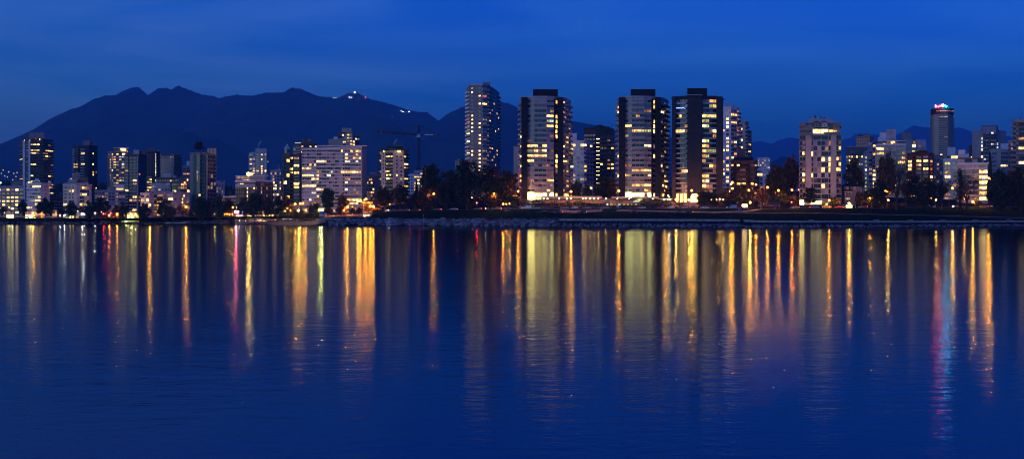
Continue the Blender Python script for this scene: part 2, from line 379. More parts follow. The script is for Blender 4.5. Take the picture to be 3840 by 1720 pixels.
def strew(p0, p1, n, r0, r1, t0, t1):
    for _ in range(n):
        p = rnd.uniform(p0, p1); st = stations(p); t = rnd.uniform(t0, t1)
        d = st[1][0]+(st[2][0]-st[1][0])*t; rock(mb, G(p, d, .1), rnd.uniform(r0, r1), rnd, rockm)
strew(-700, 480, 900, .25, .6, .05, .95); strew(480, 860, 900, .25, .75, .2, 1.)
strew(1235, 1290, 160, .7, 1.2, 0, 1); strew(1285, 2090, 1000, .8, 1.6, .1, 1); strew(2090, 2780, 500, .3, .7, 0, .45); strew(2780, 4400, 900, .3, .8, 0, .4)
tag(mb.build('riprap_rocks'), kind='stuff')
mb = MB(); dk = surf('driftwood', (.26, .23, .21), .9, .3, spec=.04)
for i in range(16):
    p = 905+i*21+rnd.uniform(-6, 6); d = stations(p)[2][0]-rnd.uniform(-2, 5); a = rnd.uniform(-.35, .35); ln = rnd.uniform(2.2, 4.5); c = G(p, d, .5)
    lb = MB(); dv = Vector((math.cos(a)*ln, math.sin(a)*ln, 0)); lb.tube([c-dv, c, c+dv], [.42, .38, .28], dk)
    where = ['with its root end towards the trees', 'lying square to the water', 'slightly turned', 'half tilted'][i % 4]
    tag(lb.build('beach_log'), 'grey driftwood log lying on the dark sand beach, seen as one of a row', 'log', 'driftwood logs on the beach')
# seawall (right half)
def seawall(p0, p1, label, h, dD, mat, n):
    mb = MB(); q = []
    for k in range(n+1):
        p = p0+(p1-p0)*k/n; st = stations(p); q.append((X(p, st[2][0]-dD), st[2][0]-dD, st[2][1]))
    for a, b in zip(q, q[1:]):
        mb.hexa([(a[0], a[1], a[2]-h), (b[0], b[1], b[2]-h), (b[0], b[1]+1, b[2]-h), (a[0], a[1]+1, a[2]-h), (a[0], a[1]+.3, a[2]+.35), (b[0], b[1]+.3, b[2]+.35), (b[0], b[1]+1.2, b[2]+.35), (a[0], a[1]+1.2, a[2]+.35)], mat)
    cb = MB()
    r = empty('seawall', q[0], label, 'seawall', 'seawalls')
    mb.build('wall', r)
    for a, b in zip(q, q[1:]): cb.hexa([(a[0], a[1]+.15, a[2]+.36), (b[0], b[1]+.15, b[2]+.36), (b[0], b[1]+1.3, b[2]+.36), (a[0], a[1]+1.3, a[2]+.36), (a[0], a[1]+.15, a[2]+.52), (b[0], b[1]+.15, b[2]+.52), (b[0], b[1]+1.3, b[2]+.52), (a[0], a[1]+1.3, a[2]+.52)], surf('coping', (.45, .44, .45), .9, .15))
    cb.build('coping', r)
stone = surf('seawall_stone', (.23, .23, .25), .9, .5, .9, bump=.6, spec=0.04)
seawall(2085, 2775, 'rough stone seawall below the lawn in front of the dark fin towers', 2.6, 2, stone, 20)
seawall(2790, 4500, 'low stone seawall below the benches at the right of the park', 1.5, 2, stone, 40)

# mountains
def mountain(name, ridge, D, front, back, mat, jag, z0=15., seed=0, step=5):
    ks = []; x = ridge[0][0]
    while x <= ridge[-1][0]: ks.append(x); x += step
    NR = 16; mb = MB(); k0 = mb.slot(mat); rr = random.Random(seed)
    for p in ks:
        y = lerp_tab(ridge, p)+rr.uniform(-jag, jag)+noise.noise(Vector((p*.05, seed, 0)))*2.2+noise.noise(Vector((p*.21, seed, 4)))*1.6
        zr = Z(y, D)
        for j in range(NR):
            t = j/(NR-1); t2 = t**1.15
            d = D-front*(1-t); xx = X(p, D)
            n = noise.fractal(Vector((xx/900, d/900, seed)), 1., 2., 4)*300*math.sin(math.pi*t)*(1-t)*1.6
            gully = noise.noise(Vector((xx/420, seed+3, t*.7)))*330*math.sin(math.pi*t)*(1-t)*1.5
            mb.v.append((xx, d, max(z0-30, z0+(zr-z0)*t2+n+gully if j < NR-1 else zr)))
        mb.v.append((X(p, D), D+back*.35, zr*.7)); mb.v.append((X(p, D), D+back, z0-20))
    m = NR+2
    for i in range(len(ks)-1):
        for j in range(m-1): mb.f.append((i*m+j, (i+1)*m+j, (i+1)*m+j+1, i*m+j+1)); mb.mi.append(k0)
    return tag(mb.build(name, smooth=True), kind='structure')
forest = surf('mountain_forest', (.020, .034, .024), .95, .7, .004, spec=0.04)
mountain('mountain', [(-300, 640), (-150, 600), (0, 575), (60, 546), (100, 522), (153, 496), (192, 468), (209, 451), (224, 429), (271, 408), (318, 395), (352, 372), (395, 359), (437, 357), (463, 340), (501, 327), (520, 327), (540, 344), (561, 360), (575, 352), (595, 331), (625, 330), (646, 338), (658, 326), (670, 320), (684, 330), (698, 333), (757, 355), (800, 360), (819, 369), (847, 361), (890, 356), (941, 360), (997, 348), (1056, 348), (1095, 329), (1125, 333), (1200, 363), (1272, 364), (1303, 351), (1340, 347), (1365, 361), (1393, 373), (1443, 384), (1496, 400), (1537, 414), (1568, 420), (1602, 420), (1617, 434), (1643, 452), (1720, 480), (1850, 520), (1980, 560)], 11000, 4200, 3000, forest, 1.0, seed=1)
mountain('mountain', [(1500, 520), (1600, 475), (1646, 452), (1668, 434), (1693, 419), (1730, 403), (1790, 388), (1874, 381), (1911, 389), (1943, 406), (2000, 432), (2080, 447), (2142, 453), (2194, 463), (2243, 470), (2300, 489), (2400, 503), (2510, 515), (2620, 545), (2800, 600)], 10200, 3800, 2500, forest, 1.0, seed=2)
mountain('mountain', [(2300, 560), (2500, 535), (2640, 540), (2720, 545), (2819, 533), (2853, 529), (2896, 540), (2920, 524), (2968, 515), (2995, 520), (3060, 528), (3159, 526), (3211, 508), (3243, 500), (3299, 506), (3361, 505), (3390, 494), (3423, 469), (3448, 472), (3465, 478), (3490, 478), (3540, 487), (3577, 482), (3598, 478), (3631, 486), (3648, 500), (3700, 508), (3773, 511), (3793, 509), (3840, 505), (3950, 520), (4200, 560)], 21000, 5000, 3500, forest, 1.2, seed=3, step=12)
mountain('mountain', [(-500, 570), (-200, 548), (-50, 556), (0, 555), (40, 545), (80, 552), (140, 560), (260, 600)], 18000, 4000, 3000, forest, 1.2, seed=4, step=12)
# conifer forest behind the left-hand towers
mb = MB(); rnd = random.Random(9)
for i in range(1500):
    d = rnd.uniform(1750, 1990); p = rnd.uniform(-400, 1500)
    base = gz(p, d); top = Z(lerp_tab([(-400, 668), (0, 672), (45, 672), (200, 690), (235, 683), (380, 681), (430, 690), (840, 694), (900, 690), (1500, 712)], p)+rnd.uniform(-4, 26), d)
    x = X(p, d); h = top-base; r = rnd.uniform(2.6, 4.6)
    for s in range(5):
        z0 = base+h*(.25+.15*s); z1 = min(top, z0+h*.26); rr = r*(1-.17*s); a = rnd.random()*6
        ring = [(x+rr*math.cos(a+k*1.047)*rnd.uniform(.6, 1.25), d+rr*math.sin(a+k*1.047), z0+rnd.uniform(-1, 1)) for k in range(6)]
        for k in range(6): mb.face([ring[k], ring[(k+1) % 6], (x+rnd.uniform(-.3, .3), d, z1)], M_['needle'])
tag(mb.build('forest'), kind='stuff')
# ------------------------------------------------------------------ buildings
LIMIT = 100
def pick(rnd, pal): return pal[rnd.randrange(len(pal))]
def building(name, label, chain, ytop, D0, sp, edges, wall, seed=0, depth=18, cat='apartment tower', extras=(), roof='dgrey', tops=None, cap=None, zb=None, piers=(), group=None, yfirst=None):
    """chain: front corners (px, D) from left to right, the rest is closed behind; ytop: roof line seen at distance D0;
    sp: storey height in photo pixels at D0; edges: one facade style per wall; extras: roof boxes and the like"""
    rnd = random.Random(seed)
    zt = Z(ytop, D0); sh = sp/F*D0
    pts = [(X(p, d), d) for p, d in chain]
    cx = sum(p[0] for p in pts)/len(pts); cy = sum(p[1] for p in pts)/len(pts)
    gb = min(gz(p, d) for p, d in chain)-1.5 if zb is None else zb
    root = empty(name, (cx, cy, gb), label, cat, group)
    m = WALL[wall]
    kx = cx/cy
    back = [(pts[-1][0]+kx*depth, pts[-1][1]+depth), (pts[0][0]+kx*depth, pts[0][1]+depth)]
    allp = pts+back
    zs = None
    if tops: zs = [Z(y, d) for y, (_, d) in zip(tops, chain)]+[Z(tops[-1], chain[-1][1]), Z(tops[0], chain[0][1])]
    mb = MB(); mb.prism(allp, gb, zt, m, WALL[roof], zs)
    body = mb.build('wall', root)
    # roof edge
    cb = MB(); cm = WALL[cap or wall]
    for i, (A, B) in enumerate(zip(pts, pts[1:])):
        dx, dy = B[0]-A[0], B[1]-A[1]; Ln = math.hypot(dx, dy)
        if Ln < .8: continue
        u = (dx/Ln, dy/Ln); n = (u[1], -u[0])
        if tops:
            za, zc = zs[i], zs[i+1]
            q = lambda a, d, z: (A[0]+u[0]*a+n[0]*d, A[1]+u[1]*a+n[1]*d, z)
            cb.hexa([q(0, .3, za-.5), q(Ln, .3, zc-.5), q(Ln, -.3, zc-.5), q(0, -.3, za-.5), q(0, .3, za+.5), q(Ln, .3, zc+.5), q(Ln, -.3, zc+.5), q(0, -.3, za+.5)], cm)
        else: cb.obox(A, u, n, -.1, Ln+.1, -.35, .3, zt-.35, zt+.75, cm)
    cb.build('parapet', root)
    if not tops and len(pts) < 9 and X(chain[-1][0], D0)-X(chain[0][0], D0) > 7:      # rooftop clutter
        for _ in range(rnd.randrange(2, 5)):
            t = rnd.uniform(.12, .88); px_, py_ = pts[0][0]+(pts[-1][0]-pts[0][0])*t, max(p_[1] for p_ in pts)+rnd.uniform(1.5, depth*.6); s_ = rnd.uniform(.5, 1.3); h_ = rnd.uniform(1.2, 2.4)
            vb = MB(); vb.box(px_-s_, px_+s_, py_-.8, py_+.8, zt, zt+h_, WALL[rnd.choice(['grey', 'dgrey', 'lav'])]); vb.box(px_-s_*.8, px_+s_*.8, py_-.6, py_+.6, zt+h_, zt+h_+.2, WALL['dgrey']); vb.build('roof_vent', root)
        vb = MB(); t = rnd.uniform(.2, .8); px_ = pts[0][0]+(pts[-1][0]-pts[0][0])*t; py_ = max(p_[1] for p_ in pts)+4; vb.tube([(px_, py_, zt), (px_, py_, zt+rnd.uniform(2.5, 5))], .12, M_['metal'], 4); vb.build('antenna', root)
    wins, bals, slabs, fins = [], [], [], []
    for ei, (A, B) in enumerate(zip(pts, pts[1:])):
        e = edges[ei] if ei < len(edges) else None
        if not e: continue
        e = dict(e); st = e.get('s', 'g'); nc = e.get('n', 4); wf = e.get('w', .5); hf = e.get('h', .5)
        pal = e.get('p', 'kkkkpm'); rows = e.get('rows'); sk = e.get('skip', 0)
        dx, dy = B[0]-A[0], B[1]-A[1]; Ln = math.hypot(dx, dy); u = (dx/Ln, dy/Ln); n = (u[1], -u[0])
        z1 = min(zs[ei], zs[ei+1]) if tops else zt
        z1 -= e.get('top', .35)*sh
        ns = e.get('ns') or int((z1-max(gb, e.get('zmin', gb)))/sh)
        cw = Ln/nc; sw = e.get('a', None)           # a: list of (start, end) fractions instead of even columns
        colsf = sw or [((c+.5-wf/2)/nc, (c+.5+wf/2)/nc) for c in range(nc)]
        bcol = WALL[e.get('bm', wall)]
        for s in range(sk, ns):
            zc = z1-(s+1)*sh
            if st in 'bB' and e.get('slab', 1):      # projecting floor edge / spandrel
                slabs.append((Ln*sh, 'floor_slab', lambda mb, A=A, u=u, n=n, Ln=Ln, zc=zc, e=e, bcol=bcol: mb.obox(A, u, n, 0, Ln, .0, e.get('proj', .35), zc-sh*e.get('sl', .06), zc+sh*(1-e.get('h', .5))*e.get('up', .8), bcol)))
            for c, (f0, f1) in enumerate(colsf):
                if rows and s-sk < len(rows):
                    r = rows[s-sk]; ch = r[c] if c < len(r) else pick(rnd, pal)
                    if ch == ' ': continue
                    if ch == '?': ch = pick(rnd, pal)
                else: ch = pick(rnd, pal)
                zz = zc+sh*(1-hf)*e.get('sill', .55)
                a0, a1 = f0*Ln, f1*Ln
                wins.append(((a1-a0)*hf*(3 if ch in 'yYowgLlceGdv' else 1), ch, (A, u, n, a0, a1, e.get('out', .06), zz, zz+sh*hf)))
            if st == 'B' or e.get('bal'):
                for (b0, b1) in e.get('bal') or [(0, 1)]:
                    bm = WALL[e.get('rm', wall)]; pr = e.get('bp', 1.3)
                    bals.append(((b1-b0)*Ln, 'balcony', lambda mb, A=A, u=u, n=n, b0=b0*Ln, b1=b1*Ln, zc=zc, bm=bm, pr=pr, sh=sh, e=e: (
                        mb.obox(A, u, n, b0, b1, .0, pr, zc-.12, zc+.10, WALL[e.get('bs', wall)]),
                        mb.obox(A, u, n, b0, b1, pr-.10, pr, zc+.10, zc+sh*e.get('rh', .33), bm),
                        mb.obox(A, u, n, b0, b0+.12, .05, pr-.1, zc+.10, zc+sh*e.get('rh', .33), bm),
                        mb.obox(A, u, n, b1-.12, b1, .05, pr-.1, zc+.10, zc+sh*e.get('rh', .33), bm))))
        for f0, f1, d1, wm2 in e.get('fin', ()):
            fins.append((A, u, n, f0*Ln, f1*Ln, d1, wm2, z1 if not e.get('fintop') else Z(e['fintop'], chain[ei][1])))
    wins.sort(key=lambda t: -t[0])
    def wbox(mb, a, ch):
        A, u, n, a0, a1, out, z0, z1 = a
        mb.obox(A, u, n, a0, a1, -.05, out, z0, z1, WIN[ch])
        if a1-a0 > 1.6:       # mullions split a wide window into sashes
            k = max(2, int((a1-a0)/1.5))
            for i in range(1, k): mb.obox(A, u, n, a0+(a1-a0)*i/k-.05, a0+(a1-a0)*i/k+.05, out-.01, out+.05, z0, z1, WALL['dgrey'])
    for _, ch, a in wins[:LIMIT]:
        mb = MB(); wbox(mb, a, ch); mb.build('window', root)
    if wins[LIMIT:]:
        mb = MB()
        for _, ch, a in wins[LIMIT:]: wbox(mb, a, ch)
        tag(mb.build('window', root), kind='stuff')
    for lst in (slabs, bals):
        for _, nm, fn in lst[:LIMIT]:
            mb = MB(); fn(mb); mb.build(nm, root)
        if lst[LIMIT:]:
            mb = MB()
            for _, nm, fn in lst[LIMIT:]: fn(mb)
            tag(mb.build(lst[0][1], root), kind='stuff')
    for (A, u, n, a0, a1, d1, wm2, z1) in fins:
        mb = MB(); mb.obox(A, u, n, a0, a1, -.1, d1, gb, z1, WALL[wm2]); mb.build('pier', root)
    for ex in extras:
        nm, x0, x1, yt, yb, d, dep, mt = ex[:8]
        mb = MB()
        mm = WALL.get(mt) or WIN.get(mt) or M_.get(mt) or LAMP.get(mt)
        zl = Z(yb, d)
        a_, b_, s_, zh = X(x0, d), X(x1, d), kx*dep, Z(yt, d)
        mb.hexa([(a_, d, zl), (b_, d, zl), (b_+s_, d+dep, zl), (a_+s_, d+dep, zl), (a_, d, zh), (b_, d, zh), (b_+s_, d+dep, zh), (a_+s_, d+dep, zh)], mm)
        if len(ex) > 8: ex[8](mb, X(x0, d), X(x1, d), d, zl, Z(yt, d))
        mb.build(nm, root)
    return root
def arc(x0, x1, D, n=6, sq=.6):
    """bowed front: corner points on a flattened half circle"""
    c = (x0+x1)/2; r = (x1-x0)/2; rm = r/F*D
    return [(c-r*math.cos(math.pi*i/n), D+rm*sq*(1-math.sin(math.pi*i/n))) for i in range(n+1)]
g = lambda s='g', **k: dict(s=s, **k)
DK = 'kkkkkkkpm'
# ---- left group
building('apartment_tower', 'tall broad banded tower at the far left with a pale lift box on top', [(73, 1320), (88, 1300), (113, 1296), (160, 1300), (200, 1318)], 524, 1300, 10.6,
 [g('b', n=1, w=.9, h=.45, p='mmpkyp'), g(n=3, a=[(.36, .8)], h=.6, p='mppkmp', fin=[(.0, .30, .9, 'pblue'), (.86, 1.1, .9, 'pblue')]),
  g('B', n=4, w=.86, h=.5, p='kkkkkm', bm='brown', rm='brown', rh=.3, rows=['kkmk', 'YYYk', 'kkkk', 'yyyk', 'YYdk', 'kkmk', 'mkkk', 'kkkk', 'yYkk', 'mkkk', 'kkmk', 'kkkk', 'wkmk', 'kkkk', 'YYYk', 'kkkk', 'YYYY', 'kkko', 'kkkk']),
  g('B', n=4, w=.86, h=.5, p='kkkkkkm', bm='brown', rm='brown', rh=.3, rows=['mkpp', 'kkdp', 'kkkk', 'kyYy', 'dokk', 'dYdk', 'ddkk', 'kkkk', 'kkkd', 'kkmm', 'kkkk', 'kkkk', 'kkyd', 'kkkk', 'kkym', 'yYoy', 'YYYo', 'kokk', 'kkyy'])],
 'brown', 1, 18, extras=[('penthouse', 109, 166, 497, 520, 1304, 14, 'slate'), ('mast', 139, 141, 492, 497, 1305, 1, 'dgrey'), ('roof_light', 90.5, 93, 524.5, 527, 1293, .5, 'Y'), ('roof_light', 110, 113, 524.5, 527, 1293, .5, 'Y'), ('roof_light', 147, 151, 521, 524, 1298, .5, 'Y'), ('roof_light', 133, 136, 519, 522, 1298, .5, 'redw')])
building('apartment_tower', 'slim dark brown tower with white balconies down its left side, second from the far left', [(275, 1400), (333, 1385), (366, 1398)], 548, 1390, 9.9,
 [g('B', n=5, a=[(.02, .14), (.18, .34), (.5, .74), (.78, .86)], h=.55, p='kkkkkm', bs='lav', rm='lav', rh=.35, bal=[(.0, .14), (.50, .76)], fin=[(.34, .48, .7, 'black')],
    rows=['mp mk', 'mpkk', 'kpyk', 'kkkk', 'mpkk', 'kpkk', 'yyYk', 'yykk', 'kkkk', 'kpkk', 'kkkk']),
  g(n=3, w=.35, h=.5, p='K', rows=[' k ', ' k ', ' Yk', ' k ', ' k ', ' k ', ' Yk', ' k ', ' k ', ' yo', ' Y ', '   ', '   ', ' m ', ' k ', ' pY'])],
 'dbrown', 2, extras=[('penthouse', 311, 338, 527, 546, 1392, 10, 'slate'), ('penthouse', 338, 347, 529, 546, 1393, 9, 'brown')])
building('apartment_tower', 'pale rounded tower with lit mushroom-like penthouse and curved balconies', arc(405, 486, 1390, 6, .4), 571, 1390, 9.8,
 [g('B', n=1, w=.7, h=.5, p='kkmd', rm='tan', bs='lav'), g(n=2, w=.5, h=.5, p='kkvyk'), g('B', n=2, w=.8, h=.5, p='kmvyyk', rm='tan', bs='lav'), g('B', n=2, w=.8, h=.5, p='kkmvyc', rm='tan', bs='lav'), g('B', n=2, w=.8, h=.5, p='kkmyy', rm='tan', bs='lav'), g('B', n=1, w=.7, h=.5, p='kkmd')],
 'tan', 3, extras=[('penthouse', 428, 478, 556, 570, 1380, 12, 'tan'), ('roof_slab', 424, 484, 552.5, 555.5, 1376, 18, 'white'), ('window', 452, 472, 556, 565, 1379.5, .4, 'Y'), ('window', 475, 480, 566, 571, 1379, .4, 'o'), ('mast', 450, 451, 544, 552, 1384, .4, 'dgrey'), ('window', 459, 468, 575, 582, 1379, .5, 'w'), ('window', 457, 466, 613, 620, 1379, .5, 'c')])
building('apartment_tower', 'grey slab tower with a dark ladder of recessed balconies and one blank side wall', [(467, 1150), (519, 1150), (551, 1175)], 581, 1150, 12.3,
 [g('B', n=4, a=[(.04, .27), (.37, .55), (.60, .86)], h=.6, p='kkkkkke', rm='tan', bs='lav', bal=[(.02, .29), (.35, .55), (.58, .88)], fin=[(.29, .34, .8, 'black'), (.89, 1, .8, 'tan')],
    rows=['kkk', 'kkk', 'kkm', 'kkk', 'okk', 'kkk', 'kkk', 'kkY', 'kko', 'kkk', 'Ykm', 'kkk', 'kkY', 'kyo', 'kkk', 'kkk', 'kkY', 'kkk']),
  g(n=4, a=[(.05, .2)], h=.5, p='kkkyyo')], 'brown', 4, 16, extras=[('penthouse', 500, 522, 562, 580, 1156, 8, 'lav'), ('penthouse', 522, 549, 566, 580, 1158, 10, 'brown')])
building('apartment_tower', 'dark brown tower with one lit vertical stair strip, behind the grey slab tower', [(549, 1260), (582, 1256), (600, 1262)], 570, 1256, 11,
 [g(n=3, a=[(.12, .2), (.4, .48)], h=.3, p='K'), g(n=1, a=[(.02, .17)], h=.82, p='GGGGGGk')], 'dbrown', 5, extras=[('penthouse', 549, 580, 555, 570, 1258, 10, 'dgrey')])
building('apartment_tower', 'grey grid-windowed tower with dark blue glass corners', [(594, 1310), (604, 1300), (652, 1296), (680, 1306)], 582, 1300, 10,
 [g('b', n=1, w=.8, h=.7, p='tk', bm='steel' if False else 'blue'), g(n=6, w=.5, h=.45, p='kkkkkkkkm', rows=['    vd', 'kkkkvk']), g('B', n=3, w=.8, h=.7, p='kkkkkkY', rm='dgrey', bs='dgrey')],
 'tan', 6, extras=[('roof_slab', 604, 678, 577, 581, 1296, 14, 'dgrey')])
building('apartment_block', 'small distant block with a bright white lift box beside the glass tower', [(686, 1360), (712, 1360)], 624, 1360, 10, [g('B', n=2, w=.8, h=.6, p='kkoyY', rows=['kk', 'kk', 'oy', 'kk', 'Yy', 'yY'])], 'grey', 7, cat='apartment block', extras=[('lift_box', 700, 711, 604, 622, 1362, 5, 'pblue')])
def pyr(mb, x0, x1, d, z0, z1): pass
tw = building('glass_tower', 'slender tower of teal curtain glass with a pine tree growing on its roof terrace', [(712, 1006), (722, 1000), (730, 999), (737, 995), (749, 995), (757, 999), (775, 1000), (811, 1012)], 576, 1000, 14.3,
 [None, g('b', n=1, w=.95, h=.86, p='t', up=.4, bm='teal'), g(n=1, w=.95, h=.86, p='tttm'), g('b', n=2, w=.92, h=.86, p='tttttv', bm='teal', up=.4), g(n=1, w=.95, h=.86, p='t'), g('b', n=2, w=.92, h=.86, p='ttttm', bm='teal', up=.4),
  g('g', n=3, w=.62, h=.72, p='kkkkmmv', fin=[(-.02, .03, .6, 'tan'), (.32, .36, .5, 'brown'), (.65, .69, .5, 'brown')])], 'slate', 8,
 extras=[('side_wall', 777, 811, 556, 577, 1003, 10, 'tan'), ('roof_terrace', 726, 764, 571, 574, 996, 10, 'slate'), ('window', 784, 788, 560, 573, 1002.7, .3, 'k'), ('window', 796, 801, 560, 573, 1002.7, .3, 'k'), ('window', 744, 752, 728, 734, 993.8, .4, 'Y')])
building('apartment_block', 'small white block standing right of the teal glass tower', [(809, 1100), (843, 1104)], 686, 1100, 11, [g(n=5, a=[(.04, .2), (.42, .5), (.7, .78)], h=.5, p='kkyvo')], 'beige', 9, cat='apartment block', extras=[('penthouse', 811, 827, 677, 685, 1104, 6, 'grey')])
# low row, left
building('apartment_block', 'low concrete block at the far left with railed balconies, in front of the broad tower', [(-60, 1000), (88, 996)], 701, 1000, 14, [g('B', n=9, w=.62, h=.55, p='kkkmpkvyY', rm='grey', bs='lav', rh=.28, rows=['????mykwk', '?????km?k', '??kkkyYYk', '??kyYyyYk', '???kYkkYk'])], 'grey', 10, cat='apartment block', extras=[('penthouse', 43, 80, 679, 699, 1008, 10, 'slate'), ('chimney', 58, 60, 671, 679, 1010, 1, 'grey')])
building('apartment_block', 'white midrise with bright lit windows and a dark recessed stair strip at its right', [(100, 985), (152, 980), (164, 984), (173, 988), (186, 986)], 690, 985, 13,
 [g('b', n=5, w=.86, h=.55, p='kpmvyY', bm='pblue', rows=['dkYYY', 'PPPkd', 'PPkkk', 'PkkdY', 'PvvYY', 'PPPyy', 'Yydkk', 'kpk??', 'pPwYk']), None, g(n=1, w=.4, h=.4, p='KKKY'), None], 'white', 11, cat='apartment block',
 extras=[('penthouse', 103, 152, 680, 689, 990, 8, 'grey'), ('lift_box', 132, 146, 670, 681, 992, 5, 'pblue'), ('window', 104, 120, 681, 687, 989.5, .3, 'y')])
building('low_building', 'low dark block with white balcony bands between the white midrise and the pink-grey block', [(165, 1005), (235, 1000)], 740, 1000, 12, [g('B', n=6, w=.7, h=.6, p='kkkkm', rm='grey', bs='lav')], 'dgrey', 12, cat='low building', extras=[('lift_box', 220, 236, 720, 739, 1006, 8, 'slate')])
building('apartment_block', 'pink-grey midrise block with a white window wall on its left and a stepped roof', [(236, 980), (287, 976), (344, 986)], 693, 978, 12.6,
 [g(n=4, a=[(.05, .3), (.44, .57), (.68, .81)], h=.5, p='kkkm', rows=['kkk', 'kyY', 'kkk', 'kkk', 'kkk', 'Ykk']),
  g('b', n=5, a=[(.22, .36), (.38, .5), (.52, .66), (.7, .8)], h=.6, p='kkkdm', bm='lav', slab=0, rows=['dyod', 'kkkk', 'vYyk', 'kkdd', 'kkdk', 'Yoll', 'kkp?'])], 'lav', 13, cat='apartment block',
 extras=[('lift_box', 270, 300, 648, 676, 990, 8, 'slate'), ('penthouse', 256, 290, 672, 684, 984, 8, 'grey'), ('terrace_room', 295, 330, 664, 684, 986, 8, 'brown'), ('roof_floor', 243, 332, 684, 693, 982, 14, 'grey'), ('window', 262, 270, 668, 671.5, 983.5, .4, 'l')])
building('low_building', 'long low flat roofed block half hidden behind the dark roadside trees', [(355, 1050), (470, 1046)], 716, 1048, 12, [g('b', n=9, w=.7, h=.5, p='kkkpvod', bm='lav')], 'grey', 14, cat='low building', extras=[('roof_room', 372, 420, 712, 717, 1052, 8, 'grey'), ('white_box', 433, 466, 692, 716, 1044, 8, 'white'), ('window', 437, 462, 706, 711, 1043.6, .4, 'y')])
building('apartment_block', 'small white midrise with two window columns between the slab tower and the round tree', [(527, 960), (560, 956), (577, 962)], 726, 958, 13, [g(n=3, a=[(.05, .42), (.68, .9)], h=.45, p='kkyvd', rows=['kk', 'yY', 'oo', 'kw']), None], 'lav', 15, cat='apartment block')
building('apartment_block', 'midrise with lit open galleries and a long pale wall, right of the small white midrise', [(577, 975), (612, 970), (650, 970), (712, 980)], 724, 972, 12,
 [g('B', n=3, w=.8, h=.6, p='kdyvyo', rm='brown', bs='lav', rows=['koo', 'dkk', 'kyY', 'yyy']), g(n=3, a=[(.05, .25), (.5, .95)], h=.5, p='kkY', rows=['kp', 'kY', 'kk']), g(n=7, a=[(.08, .14), (.52, .58), (.62, .68), (.85, .9)], h=.5, p=' kdY'.replace(' ', 'k'), rows=['  Y k', 'kY d', ' Yvy'])], 'grey', 16, cat='apartment block')
building('apartment_block', 'brownish block with balconies and a white roof box in front of the grid-windowed tower', [(585, 1105), (665, 1100)], 668, 1102, 12.5, [g('B', n=8, w=.6, h=.55, p='kkkkkmy', rm='brown', bs='tan')], 'brown', 17, cat='apartment block', extras=[('lift_box', 611, 640, 649, 667, 1108, 8, 'lav')])
building('apartment_block', 'dark glassy terraced block left of the teal glass tower with one pale green lit room', [(645, 1062), (712, 1058)], 682, 1060, 12, [g('b', n=6, w=.9, h=.62, p='kkkkmkY', bm='dgrey', up=.4, rows=['kkkyok', 'kkdodk', 'kkkkkY', 'kkmkpk'])], 'dgrey', 18, cat='apartment block', extras=[('upper_floor', 670, 712, 662, 682, 1064, 10, 'dgrey'), ('window', 647, 661, 712, 721, 1057.5, .4, 'g'), ('window', 690, 695, 682, 688, 1057.4, .4, 'Y'), ('window', 701, 705, 672, 677, 1063.5, .4, 'Y')])
building('apartment_block', 'low white blocks stacked at the foot of the dark stair-strip tower', [(568, 1080), (640, 1076)], 690, 1078, 12, [g('b', n=6, w=.6, h=.5, p='kkkpm', bm='lav', rows=['yk ?kp', 'okykkk'])], 'lav', 19, cat='apartment block', extras=[('lift_box', 624, 638, 686, 694, 1074, 5, 'pblue')])
building('apartment_block', 'narrow lit balcony stack squeezed right of the grey slab tower', [(550, 1130), (569, 1130)], 655, 1130, 10, [g('B', n=2, w=.8, h=.55, p='kyoYd', rm='brown', bs='tan', rows=['kk', 'kY', 'yy', 'kd', 'yY'])], 'dbrown', 20, cat='apartment block')
building('waterfront_house', 'small lit orange two-storey house front by the road, between two trees at left', [(196, 948), (214, 948)], 790, 948, 14, [g(n=2, w=.5, h=.5, p='oyo')], 'beige', 21, cat='house', depth=8, extras=[('roof', 194, 216, 787, 790, 946, 11, 'brown')])
building('shop_row', 'low white shop row lit up behind the parked cars at far left', [(95, 950), (166, 948)], 797, 949, 18, [g(n=6, w=.84, h=.6, p='YLYoL', zmin=0, rows=['LLLyko'])], 'beige', 22, cat='shop row', depth=10)
building('shop_row', 'single-storey pavilion with white lit front between two park trees at left', [(238, 955), (305, 952)], 799, 953, 16, [g(n=7, w=.8, h=.55, p='wYLowk', rows=['wwLLkok'])], 'lav', 23, cat='pavilion', depth=9)
building('corner_shop', 'tiny bright white-lit shop front at the extreme left by the first trees', [(24, 952), (50, 952)], 796, 952, 20, [g(n=4, w=.84, h=.7, p='wLwY')], 'beige', 24, cat='shop', depth=8)
building('parking_arcade', 'low arcade with a row of yellow-green lit arches under the slab tower', [(455, 948), (522, 946)], 800, 947, 14, [g(n=9, w=.8, h=.8, p='lLlll', rows=['lLlLlLlll'])], 'tan', 25, cat='arcade', depth=8)
